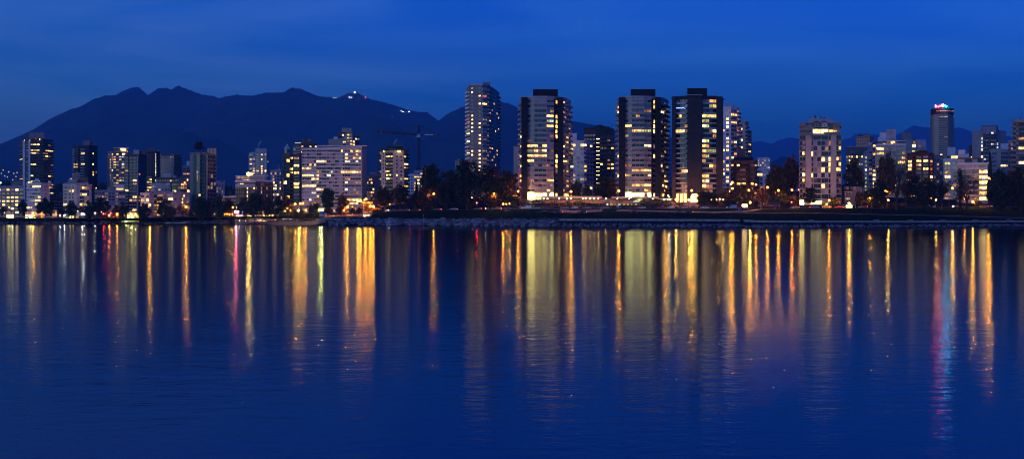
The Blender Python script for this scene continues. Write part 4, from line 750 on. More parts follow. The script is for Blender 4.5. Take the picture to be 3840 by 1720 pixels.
# ---- right group
r = building('apartment_tower', 'reddish brick tower with a small roof crane beam, far right of centre', [(3210, 1300), (3262, 1296), (3276, 1302)], 514, 1298, 11, [g('b', n=6, w=.5, h=.4, p='kkkem', bm='pink', slab=0), None], 'pink', 60, extras=[('roof_room', 3236, 3262, 504, 514, 1302, 10, 'pink'), ('roof_room', 3262, 3290, 527, 540, 1302, 10, 'brown')])
mb = MB(); d = 1302
for a, b in (((3200, 504), (3232, 502)), ((3200, 507), (3232, 506)), ((3230, 500), (3230, 514))): mb.tube([P(*a, d), P(*b, d)], .25, M_['metal'], 4)
for i in range(8): mb.tube([P(3200+i*4, 504-i*.25, d), P(3202+i*4, 507, d)], .15, M_['metal'], 3)
mb.build('roof_crane', r)
building('office_block', 'dark screened flat block with a row of lit clerestory windows left of the green-white stack', [(3172, 1105), (3256, 1100)], 554, 1102, 14, [g(n=9, w=.62, h=.5, p='kkvy', top=1.9, rows=['vyykYkYyk', 'kYyokkkk'])], 'slate', 61, cat='office block', extras=[('screen', 3172, 3256, 553, 578, 1099, .5, 'dgrey'), ('green_light', 3193, 3194.5, 569, 571, 1098, .4, 'g')])
building('apartment_block', 'narrow pale green block with a lit window column, left of the stepped white apartments', [(3238, 912), (3257, 908), (3272, 905), (3286, 910)], 576, 908, 15.6, [g(n=2, a=[(.3, .65)], h=.5, p='lllc'), g('B', n=1, w=.7, h=.6, p='kpmv', rm='lav', bs='lav'), g('B', n=1, w=.8, h=.6, p='koYyk', rm='lav', bs='lav')], 'blue', 62, cat='apartment block', tops=[578, 560, 534, 527], extras=[('lift_box', 3257, 3268, 533, 546, 912, 5, 'white')])
building('apartment_block', 'large stepped white apartment block with two big white roof boxes and glowing corner rooms', [(3284, 886), (3398, 880)], 543, 882, 17.4,
 [g('B', n=8, a=[(.03, .27), (.31, .41), (.42, .53), (.56, .68), (.73, .84), (.86, .97)], h=.62, p='kkmpv', rm='lav', bs='white', rh=.26, fin=[(-.01, .02, 1.2, 'white')], rows=['YkPkkk', 'ykkpko', 'kkkkky', 'kkkkYY', 'yYkkkk', 'kkkkkk', 'kkkkpk', 'kkkkkk', 'YYYYkk', 'kkkkkk', 'kkkkkk'])], 'lav', 63, 20, cat='apartment block', cap='white',
 extras=[('upper_floor', 3292, 3392, 528, 543, 890, 14, 'grey'), ('roof_slab', 3290, 3394, 526, 529, 888, 18, 'white'), ('lift_box', 3323, 3360, 485, 528, 894, 10, 'lav'), ('lift_box', 3299, 3323, 497, 515, 895, 9, 'white'), ('lift_box', 3292, 3323, 514, 528, 894, 9, 'pblue'), ('window', 3341, 3356, 530, 541, 889.6, .4, 'Y'), ('window', 3311, 3320, 538, 541, 889.6, .4, 'g'), ('window', 3322, 3339, 530, 541, 889.6, .4, 'd'), ('lobby_window', 3286, 3304, 756, 778, 879, .4, 'y'), ('lobby_window', 3318, 3342, 752, 772, 879, .4, 'L')])
building('apartment_block', 'terraced grey apartment block with a pale lift tower behind the brick arched building', [(3390, 960), (3474, 956)], 556, 958, 15, [g('B', n=6, w=.65, h=.6, p='kkoyvd', rm='grey', bs='lav', rows=['kkykkk', 'kyYkoo', 'ookkkk'])], 'grey', 64, cat='apartment block',
 extras=[('upper_floor', 3390, 3420, 522, 556, 964, 12, 'grey'), ('lift_tower', 3381, 3417, 497, 524, 966, 8, 'slate'), ('upper_floor', 3434, 3472, 524, 556, 964, 10, 'lav'), ('upper_floor', 3420, 3440, 526, 556, 966, 10, 'tan'), ('window', 3421, 3435, 542, 552, 965.5, .4, 'Y'), ('window', 3425, 3431, 531, 538, 965.5, .4, 'o'), ('window', 3445, 3452, 543, 553, 963.5, .4, 'e'), ('chimney', 3426, 3429, 514, 526, 968, 1, 'dgrey'), ('chimney', 3433, 3436, 512, 526, 968, 1, 'dgrey')])
r = building('brick_building', 'dark red brick apartment house with a rounded gable and glowing windows behind the trees', [(3402, 862), (3436, 858), (3482, 856), (3502, 862)], 578, 858, 14.6,
 [g(n=2, a=[(.1, .5), (.62, .85)], h=.6, p='kkYYk', rows=['mk', 'Yk', 'Yk', 'Yk']), g('B', n=4, a=[(.02, .4), (.58, .97)], h=.66, p='kYyo', rm='dgrey', bs='dgrey', rows=['mP', 'YY', 'yk', 'dY', 'kk', 'kk']), g(n=1, w=.4, h=.6, p='kYo', rows=['m', 'o', 'm', 'o'])], 'brick', 65, 16, cat='apartment house')
mb = MB(); d = 855.5; q = [(X(3436, d), Z(579, d))]+[(X(3459-23*math.cos(math.pi*i/12), d), Z(577-11*math.sin(math.pi*i/12), d)) for i in range(13)]+[(X(3482, d), Z(579, d))]
mb.face([(x, d, z) for x, z in q], WALL['brick']); mb.tube([(x, d-.1, z) for x, z in q], .5, WALL['dbrown'], 5)
for a, b in zip(q, q[1:]): mb.face([(a[0], d, a[1]), (a[0], d+10, a[1]), (b[0], d+10, b[1]), (b[0], d, b[1])], WALL['dbrown'])
mb.build('gable', r)
# round hotel tower
ch = [(3492, 1318), (3496, 1306), (3503, 1300), (3520, 1297), (3554, 1297), (3561, 1300), (3569, 1306), (3574, 1318)]
r = building('hotel_tower', 'slender hotel tower with a dark disc crown and coloured neon on top', ch, 432, 1300, 8.35,
 [g('B', n=1, w=.8, h=.5, p='km', rm='tan'), None, None, g('b', n=5, w=.82, h=.42, p='kkkkm', bm='tan', proj=.2, rows=['lllll', 'kkkkk', 'kkkkk', 'kkkkk', 'kkkkk', 'kkkkk', 'kkkkk', 'kkkkk', 'kkkkm', 'kkkod', 'kkkkk', 'kkkkk', 'kkkkk', 'kkkkk', 'kkkkk', 'kkkkk', 'kkkkk', 'kYkkk', 'kkkkk', 'kkkkk', 'kkkkk', 'kYkkk', 'kkkkk', 'kkkkd']), None, None, g('B', n=1, w=.7, h=.5, p='kkm', rm='tan')], 'tan', 66, 22, cat='hotel tower')
mb = MB(); d = 1312; c = X(3533, d); rad = X(3574.5, d)-c; n = 24
q = [(c+rad*math.cos(2*math.pi*i/n), d+rad*math.sin(2*math.pi*i/n)) for i in range(n)]
mb.prism(q, Z(431.5, d), Z(409, d), WALL['black'], WALL['dgrey']); mb.build('crown', r)
for i in range(6):
    mb = MB(); px = 3507+i*10.5; a = math.asin((X(px, d)-c)/rad); y = d-rad*math.cos(a)-.15
    mb.box(X(px, d)-1.3, X(px, d)+1.3, y-.2, y+.4, Z(421, d), Z(417.5, d), WIN['o']); mb.build('crown_window', r)
mb = MB(); q2 = [(c+(x-c)*.45, d+(y-d)*.45) for x, y in q]; mb.prism(q2, Z(409, d), Z(398, d), WALL['dbrown']); mb.build('sign_base', r)
neon = lambda n_, c_, s_: glow(n_, c_, s_, False, True)
for nm, pts, rd, mt in (('neon_tube', [(3509, 403), (3509, 394), (3512, 398), (3510, 402)], .8, neon('neon_white_pink', (1, .30, .34), 5)),
    ('neon_tube', [(3517, 402), (3522, 399), (3530, 397), (3533, 397)], .65, neon('neon_red', (1, .006, .012), 150)),
    ('neon_tube', [(3535, 391), (3535, 400)], 1.1, neon('neon_yellow', (1, .7, .2), 6)),
    ('neon_tube', [(3538, 394), (3544, 397), (3550, 400)], .65, neon('neon_cyan', (.003, .50, .85), 210))):
    mb = MB(); mb.tube([P(a, b, 1298) for a, b in pts], rd, mt, 6); mb.build(nm, r)
mb = MB()
for px in (3509, 3520, 3535, 3546, 3556): mb.tube([P(px, 409, 1300), P(px, 393, 1300)], .18, M_['metal'], 4)
mb.tube([P(3505, 391, 1300), P(3556, 392, 1300)], .15, M_['metal'], 4); mb.build('sign_frame', r)
building('apartment_block', 'low grey-blue block with one warm room between the brick house and the pale block', [(3498, 905), (3548, 905)], 587, 905, 16, [g(n=4, w=.5, h=.5, p='kkmd', rows=['kk', 'ko', 'kd'])], 'slate', 67, cat='apartment block')
building('apartment_block', 'pale block with a yellow lit terrace, left of the wide lit block', [(3538, 866), (3594, 862)], 599, 864, 16.5, [g(n=4, a=[(.1, .45), (.62, .9)], h=.55, p='kkpmo', rows=['l?', 'km', 'ok', 'Yk', 'kk'])], 'pblue', 68, cat='apartment block',
 extras=[('lift_tower', 3553, 3583, 552, 584, 905, 10, 'pblue'), ('lift_tower', 3584, 3595, 563, 590, 908, 8, 'blue'), ('upper_floor', 3540, 3594, 583, 599, 872, 12, 'grey'), ('window', 3567, 3591, 584, 594, 871.6, .4, 'y'), ('canopy', 3562, 3594, 581.5, 584, 869, 4, 'white')])
building('lit_block', 'wide white block with a bright column of golden living rooms, behind the ivy-covered tree', [(3588, 822), (3704, 816), (3706, 822)], 615, 818, 20.1,
 [g('B', n=6, a=[(.12, .30), (.33, .48), (.50, .70), (.735, .86), (.865, .985)], h=.66, p='kkmpk', rm='white', bs='white', rh=.28, bal=[(.10, .72), (.73, 1)], top=.0, rows=['PPPmp', 'kpmYY', 'kkdYY', 'kkkYY', 'kkkYY', 'kkkYY', 'kpmYY', 'kkkoo'])], 'lav', 69, 18, cat='apartment block', cap='white',
 extras=[('penthouse', 3592, 3688, 594, 615, 826, 14, 'pblue'), ('roof_slab', 3590, 3690, 591, 594.5, 823, 18, 'dgrey'), ('window', 3618, 3645, 596, 609, 825.5, .4, 'm'), ('window', 3666, 3684, 596, 609, 825.5, .4, 'm'), ('lift_box', 3594, 3620, 562, 592, 834, 8, 'white'), ('lift_box', 3610, 3633, 577, 592, 832, 8, 'pblue'), ('roof_light', 3641, 3644, 588, 590, 822, .4, 'Y')])
building('apartment_tower', 'brown-grey tower with two blank end walls and cool lit centre windows, far right', [(3646, 1112), (3678, 1104), (3687, 1100), (3736, 1100), (3745, 1106), (3772, 1112)], 472, 1100, 14,
 [None, g(n=1, w=.7, h=.6, p='kcgwk', top=1.5, rows=['c', 'c', 'c', 'w', 'k', 'w', 'w']), g('B', n=5, w=.86, h=.55, p='kPpmc', rm='brown', bs='brown', bm='brown', top=1.2, rows=['PPPcP', 'kkkkk', 'PPPPP', 'kPPcP', 'PPkkk', 'ppkyw', 'PPPpp']), g(n=1, w=.5, h=.6, p='kcm', top=2), None], 'grey', 70, 20,
 tops=[493, 492, 476, 476, 492, 494], extras=[('penthouse', 3682, 3742, 471, 489, 1104, 14, 'brown'), ('window', 3713, 3718, 474, 482, 1103.5, .4, 'd'), ('mast', 3708, 3709, 466, 472, 1106, .4, 'white'), ('left_wing', 3632, 3650, 545, 600, 1116, 10, 'brown')])
building('apartment_block', 'pale blue banded midrise at right, behind the pointed conifer', [(3712, 1010), (3737, 1004), (3753, 1004), (3780, 1006)], 563, 1005, 15.5, [g('b', n=3, w=.9, h=.5, p='mmpk', bm='blue'), None, g('b', n=3, w=.9, h=.5, p='mkpm', bm='blue', rows=['mmk', 'mkk', 'kkk', 'YYy'])], 'lav', 71, cat='apartment block', extras=[('upper_block', 3752, 3792, 538, 563, 1014, 12, 'pblue')])
building('apartment_block', 'small stepped balcony block squeezed left of the right-edge tower', [(3782, 980), (3808, 976)], 530, 978, 15.5, [g('B', n=3, w=.8, h=.55, p='kkmpo', rm='brown', bs='lav')], 'tan', 72, cat='apartment block')
building('apartment_tower', 'pale tower cut by the right edge of the photo with stacked balconies', [(3798, 906), (3812, 900), (3880, 900)], 452, 900, 18, [g('B', n=1, w=.7, h=.5, p='kkmp', rm='tan', bs='tan', bp=1.8), g('B', n=4, a=[(.12, .48), (.56, .8)], h=.62, p='kkpoYd', rm='dgrey', bs='tan', rows=['kk', 'kP', 'kk', 'ok', 'kk', 'Yk', 'pP', 'kk'])], 'tan', 73, 20, extras=[('roof_slab', 3806, 3885, 450, 458, 896, 26, 'tan')])
# podium between the finned towers
r = empty('podium_building', (X(2280, 738), 738, gz(2280, 748)-1), 'long low concrete podium with a row of downlights linking the black-finned towers', 'podium')
D = 745; gb = gz(2280, 745)-1.5
def pbox(nm, x0, x1, yt, yb, d, dep, mt, parent=r):
    mb = MB(); mb.box(X(x0, d), X(x1, d), d, d+dep, Z(yb, d), Z(yt, d), WALL.get(mt) or WIN.get(mt) or LAMP.get(mt)); return mb.build(nm, parent)
pbox('roof_slab', 2034, 2258, 735, 743, D-2, 14, 'lav'); pbox('roof_slab', 2300, 2364, 737, 744, D-2, 14, 'lav'); pbox('roof_slab', 2408, 2470, 737, 744, D-2, 14, 'lav'); pbox('roof_slab', 2470, 2520, 744, 748, D-1, 14, 'lav')
pbox('wall', 2030, 2522, 742.5, 785, D+3, 12, 'dgrey'); pbox('terrace_floor', 2034, 2520, 761, 763, D-3.5, 6, 'grey')
for a, b in ((2042, 2078), (2089, 2124), (2138, 2160), (2187, 2220), (2237, 2270), (2288, 2320), (2338, 2370)): pbox('balustrade', a, b, 752, 761, D-4, .5, 'pink')
for i in range(9): pbox('column', 2046+i*50, 2048+i*50, 761, 772, D-3, .5, 'lav')
for i in range(8): pbox('lit_slot', 2273+i*15.5, 2281+i*15.5, 764, 770, D-3.2, .3, 'l' if i % 3 else 'g')
for px in (2038, 2053, 2097, 2126, 2141, 2186, 2196, 2213, 2228, 2244, 2272, 2316, 2360): pbox('soffit_light', px-1.2, px+1.2, 743.4, 745.2, D-1.5, .4, 'soffit')
for px in (2448, 2491, 2505, 2511): pbox('soffit_light', px-1.2, px+1.2, 744.6+(px > 2490)*3, 746.3+(px > 2490)*3, D-1.4, .4, 'soffit')
mb = MB(); d = 741; mb.face([P(2372, 756, d), P(2396, 757, d), P(2412, 744, d+6), P(2394, 743, d+6)], WIN['g']); mb.face([P(2372, 757.5, d), P(2394, 743.8, d+6.2), P(2412, 744.8, d+6.2), P(2396, 758, d)], WALL['white']); mb.build('glass_skylight', r)
# bathhouse, plaza pavilion, tent
r = empty('bathhouse', (X(1375, 815), 815, gz(1375, 815)), 'small white bathhouse with one tall arched lit window beside the boulders', 'bathhouse')
pbox('wall', 1361, 1389, 803, 821, 815, 7, 'white', r); pbox('roof_turret', 1366, 1371, 796, 803, 817, 2, 'white', r); pbox('parapet', 1360, 1390, 801.5, 804, 814.6, 8, 'lav', r)
mb = MB(); d = 814.7; mb.face([(X(1368+3.6*math.cos(a), d), d, Z(803+(0 if 0 < a < 3 else 0)-0, d)-.9+.55*math.sin(a)) for a in [math.pi*i/8 for i in range(9)][::-1]]+[(X(1371.6, d), d, Z(813, d)), (X(1364.4, d), d, Z(813, d))][::1], WIN['L']); mb.build('arched_window', r)
for px in (1376, 1382): pbox('window', px-2.5, px+2, 797.5+7, 800+8, 814.6, .3, 'Y', r)
r = empty('restaurant_pavilion', (X(1380, 880), 880, gz(1380, 880)), 'dark hip-roofed restaurant pavilion with small lights under its eaves', 'restaurant')
pbox('wall', 1360, 1396, 757, 800, 884, 9, 'tan', r)
mb = MB(); d = 880; a, b = X(1355, d), X(1400, d); mb.hexa([(a, d, Z(757, d)), (b, d, Z(757, d)), (b, d+16, Z(757, d)), (a, d+16, Z(757, d)), (a+3, d+5, Z(750, d)), (b-3, d+5, Z(750, d)), (b-3, d+10, Z(750, d)), (a+3, d+10, Z(750, d))], WALL['dbrown']); mb.build('roof', r)
for i in range(9): pbox('eave_light', 1358+i*4.6, 1359.3+i*4.6, 758, 759.3, 880.5, .3, 'dim', r)
r = empty('market_tent', (X(1209, 850), 850, gz(1209, 850)), 'small blue-topped market tent with white side panels near the plaza lamps', 'tent')
pbox('side_panel', 1198, 1220, 800, 810, 850, 5, 'lav', r); mb = MB(); d = 849.5; a, b = X(1197, d), X(1221, d); c = X(1209, d)
mb.hexa([(a, d, Z(800, d)), (b, d, Z(800, d)), (b, d+6, Z(800, d)), (a, d+6, Z(800, d)), (a+1.2, d+2, Z(793, d)), (b-1.2, d+2, Z(793, d)), (b-1.2, d+4, Z(793, d)), (a+1.2, d+4, Z(793, d))], surf('tent_blue', (.01, .10, .55), .7, .1)); mb.build('roof', r)
r = building('cafe', 'low cafe with white-pink and blue neon over its lit front', [(884, 915), (915, 914)], 798, 914, 20, [g(n=4, w=.8, h=.6, p='yvY')], 'pink', 74, cat='cafe', depth=7)
building('shop_row', 'row of glowing orange shop fronts behind the long row of dark trees', [(925, 905), (1046, 900)], 797, 902, 17, [g(n=12, w=.7, h=.55, p='YoyYLk')], 'tan', 75, cat='shop row', depth=8)
building('low_building', 'flat-roofed low block with white roof clutter between two dark round trees', [(838, 950), (885, 948)], 739, 949, 14, [g(n=5, w=.5, h=.4, p='kkk')], 'dbrown', 76, cat='low building', cap='lav')
building('low_building', 'pale low annex with small square windows at the foot of the turret tower', [(1095, 985), (1126, 985)], 771, 985, 14, [g(n=4, w=.35, h=.45, p='kky')], 'tan', 77, cat='low building', depth=8)
# crane
r = empty('tower_crane', (X(1570.5, 1300), 1300, gz(1570, 1300)), 'blue lattice tower crane with a long jib and white cab standing over the rooftops', 'crane')
D = 1300; bl = M_['steel']
def lattice(nm, a, b, wd, n, hgt=None):
    mb = MB(); a, b = Vector(a), Vector(b); t = (b-a).normalized(); up = Vector((0, 1, 0)); s = t.cross(up).normalized()
    off = [s*wd/2+up*wd/2, s*wd/2-up*wd/2, -s*wd/2-up*wd/2, -s*wd/2+up*wd/2]
    for o_ in off: mb.tube([a+o_, b+o_], .34, bl, 4)
    for i in range(n):
        p, q = a+(b-a)*i/n, a+(b-a)*(i+1)/n
        for k in range(4): mb.tube([p+off[k], q+off[(k+1) % 4]], .15, bl, 3); mb.tube([q+off[k], q+off[(k+1) % 4]], .15, bl, 3)
    return mb.build(nm, r)
gb = gz(1570, 1300)
lattice('mast', (X(1570.5, D), D, Z(625, D)), (X(1570.5, D), D, Z(512, D)), 2.2, 18); lattice('mast_base', (X(1568, D), D, gb), (X(1568, D), D, Z(625, D)), 3.8, 14); lattice('tower_head', (X(1571, D), D, Z(500, D)), (X(1572, D), D, Z(470, D)), 2.0, 5)
lattice('jib', P(1562, 504, D), P(1416, 494, D), 1.5, 30); lattice('counter_jib', P(1580, 506, D), P(1643, 503, D), 1.3, 8)
mb = MB(); mb.box(X(1566, D), X(1575, D), D-2, D-.4, Z(515, D), Z(505, D), WALL['white']); mb.box(X(1568, D), X(1573, D), D-2.05, D-1.9, Z(510, D), Z(507, D), WIN['k']); mb.build('cab', r)
mb = MB(); mb.box(X(1592, D), X(1625, D), D-1, D+.2, Z(507, D), Z(503.5, D), WALL['white']); mb.build('sign_board', r)
mb = MB(); mb.box(X(1628, D), X(1640, D), D-1.2, D+1.2, Z(508, D), Z(500, D), WALL['dgrey']); mb.build('counterweight', r)
mb = MB(); mb.tube([P(1572, 470, D), P(1465, 476, D), P(1425, 492, D)], .17, bl, 3); mb.tube([P(1572, 470, D), P(1520, 495, D)], .17, bl, 3); mb.tube([P(1572, 470, D), P(1630, 500, D)], .17, bl, 3); mb.tube([P(1465, 474, D), P(1465, 493, D)], .2, bl, 4); mb.tube([P(1553, 506, D), P(1553, 560, D)], .06, bl, 3); mb.build('stay_cable', r)
mb = MB(); mb.box(X(1425, D), X(1434, D), D-1, D+1, Z(499, D), Z(495, D), surf('orange_panel', (.35, .12, .03))); mb.build('jib_panel', r)
# ------------------------------------------------------------------ trees
def limb(mb, a, b, r0, r1, rnd, wob=.08, n=4):
    a, b = Vector(a), Vector(b); L_ = (b-a).length; pts, rr = [], []
    for i in range(n+1):
        t = i/n; w_ = L_*wob*math.sin(math.pi*t)
        pts.append(a+(b-a)*t+Vector((rnd.uniform(-w_, w_), rnd.uniform(-w_, w_), 0))); rr.append(r0+(r1-r0)*t)
    mb.tube(pts, rr, M_['bark'], 5, False)
def clump(mb, c, r, k, rnd, size, mats, flat=.75):
    for _ in range(k):
        v = Vector((rnd.gauss(0, 1), rnd.gauss(0, 1), rnd.gauss(0, 1))).normalized()*r*rnd.uniform(.45, 1.08)
        p = c+Vector((v.x, v.y, v.z*flat)); s = size*rnd.uniform(.5, 1.2)
        e = Vector((rnd.gauss(0, 1), rnd.gauss(0, 1), rnd.gauss(0, 1))).normalized(); f = e.orthogonal().normalized(); g2 = e.cross(f)
        a = rnd.random()*6; u = (f*math.cos(a)+g2*math.sin(a))*s; w_ = (g2*math.cos(a)-f*math.sin(a))*s*.7
        mb.face([p-u, p+w_*.9, p+u, p-w_], mats[rnd.randrange(len(mats))])
def tree_mesh(kind, seed):
    """unit tree: 1 high, crown about 1 wide; returns (trunk, crown) meshes"""
    rnd = random.Random(seed); t, c = MB(), MB(); Hh = 10.
    if kind == 'conifer':
        limb(t, (0, 0, -.3), (0, 0, 9.8), .22, .03, rnd, .01)
        for i in range(26):
            z = 1.2+8.4*i/25; rr = (4.6*(1-(i/26)**.9)+.25)*rnd.uniform(.8, 1.1)
            for k in range(11):
                a = k*.571+i*.9+rnd.uniform(-.2, .2); q = Vector((math.cos(a)*rr*rnd.uniform(.7, 1), math.sin(a)*rr*rnd.uniform(.7, 1), z-.35)); o_ = Vector((0, 0, z+.35))
                m_ = (q+o_)/2; s_ = Vector((-math.sin(a), math.cos(a), 0))*rr*.16
                c.face([o_, m_-s_+Vector((0, 0, .12)), q, m_+s_-Vector((0, 0, .1))], M_['needle'])
                clump(c, m_, .5, 4, rnd, .3, [M_['needle']])
        return t, c
    if kind == 'cedar':
        limb(t, (0, 0, -.3), (.2, 0, 9.3), .24, .05, rnd, .03)
        for i in range(9):
            z = 3+6.4*i/9
            for k in range(5):
                a = k*1.25+i*.7; rr = rnd.uniform(2.5, 5.0)*(1-.55*i/9); e = Vector((math.cos(a)*rr, math.sin(a)*rr, z+rnd.uniform(0, .5)))
                limb(t, (0, 0, z-.5), e, .1, .03, rnd, .05, 3)
                for j in range(4): clump(c, Vector((0, 0, z-.4)).lerp(e, .35+.22*j), .75, 26, rnd, .26, [M_['needle']], .35)
        return t, c
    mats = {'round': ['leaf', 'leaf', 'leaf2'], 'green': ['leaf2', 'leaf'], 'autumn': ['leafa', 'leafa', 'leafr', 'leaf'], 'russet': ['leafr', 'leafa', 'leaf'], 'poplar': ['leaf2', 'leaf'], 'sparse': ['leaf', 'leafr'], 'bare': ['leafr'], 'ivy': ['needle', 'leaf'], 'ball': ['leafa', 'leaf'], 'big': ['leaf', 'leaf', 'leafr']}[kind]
    mats = [M_[q] for q in mats]
    fork = {'round': 2.6, 'green': 2.4, 'poplar': 2, 'ball': 3.4, 'bare': 2.2, 'ivy': 3, 'big': 1.8}.get(kind, 2.4)
    limb(t, (0, 0, -.4), (rnd.uniform(-.2, .2), 0, fork), .34, .24, rnd, .04)
    nl = 9 if kind in ('bare', 'sparse') else 7; cx0 = []
    for i in range(nl):
        a = i*2.4+rnd.uniform(-.4, .4); out = rnd.uniform(1.4, 3.3) if i else .3
        zt = rnd.uniform(5.5, 8.8) if i else 9.2
        if kind == 'poplar': out *= .55
        if kind == 'ball': out *= .9; zt = rnd.uniform(5, 8.5)
        e = Vector((math.cos(a)*out, math.sin(a)*out, zt)); limb(t, (0, 0, fork-.1), e, .17, .04, rnd, .12, 5); cx0.append(e)
        for j in range(7 if kind in ('bare', 'sparse') else 3):
            q = Vector((0, 0, fork)).lerp(e, rnd.uniform(.35, .95)); e2 = q+Vector((rnd.gauss(0, 1.2), rnd.gauss(0, 1.2), rnd.uniform(.3, 1.7))); limb(t, q, e2, .06, .02, rnd, .1, 3); cx0.append(e2)
            if kind in ('bare', 'sparse'):
                for _ in range(5): limb(t, q.lerp(e2, rnd.uniform(.3, 1)), e2+Vector((rnd.gauss(0, .8), rnd.gauss(0, .8), rnd.uniform(-.2, .9))), .028, .012, rnd, .1, 2)
    if kind == 'bare':
        for p in cx0: clump(c, p, .9, 9, rnd, .13, mats)
        return t, c
    if kind == 'ivy':
        for i in range(34): clump(c, Vector((rnd.gauss(0, .7), rnd.gauss(0, .7), .8+8.6*i/34)), 1.1*(1-.3*i/34), 46, rnd, .24, mats, 1)
        for p in cx0: clump(c, p, .8, 14, rnd, .14, mats)
        return t, c
    n = {'sparse': 48, 'poplar': 90, 'ball': 60, 'big': 130}.get(kind, 100); kq = 30 if kind == 'sparse' else 56
    for i in range(n):
        if i < len(cx0) and kind != 'ball': p = cx0[i]
        else:
            v = Vector((rnd.gauss(0, 1), rnd.gauss(0, 1), rnd.gauss(0, 1))).normalized()*rnd.uniform(.25, 1)**.5
            hz, rx, cz = {'ball': (3.2, 3.9, 6.3), 'poplar': (3.9, 2.4, 5.9), 'big': (4.7, 4.3, 5.3)}.get(kind, (4.1, 4.2, 5.7))
            p = Vector((v.x*rx, v.y*rx, cz+v.z*hz))
            if v.z < -.75 and kind != 'big': p.z += .8
        clump(c, p, rnd.uniform(.7, 1.35), kq, rnd, .31 if kind != 'sparse' else .25, mats)
    return t, c
TM = {}
def tree(kind, px, top, width, D, label, name='tree', group='park trees', dz=0., cat='tree'):
    key = (kind, int(abs(px*7)) % (3 if kind in ('round', 'big', 'autumn') else 2))
    if key not in TM:
        a, b = tree_mesh(kind, 11+key[1]*17+len(kind)); TM[key] = (a.mesh('trunk'), b.mesh('crown'))
    z0 = gz(px, D)+dz; h = Z(top, D)-z0; wd = width/F*D
    r = empty(name, (X(px, D), D, z0-.1), label, cat, group)
    nat = {'conifer': 8.2, 'cedar': 8.5, 'poplar': 6.6, 'ball': 9.2, 'big': 10.4, 'ivy': 5.4, 'bare': 8.4, 'sparse': 8.6}.get(kind, 9.8)
    for nm, me in zip(('trunk', 'crown'), TM[key]):
        o = bpy.data.objects.new(nm, me); COL.objects.link(o); o.parent = r
        s = h/10.2; o.scale = (wd/nat, wd/nat, s); o.rotation_euler = (0, 0, (px*1.7) % 6.28)
    return r
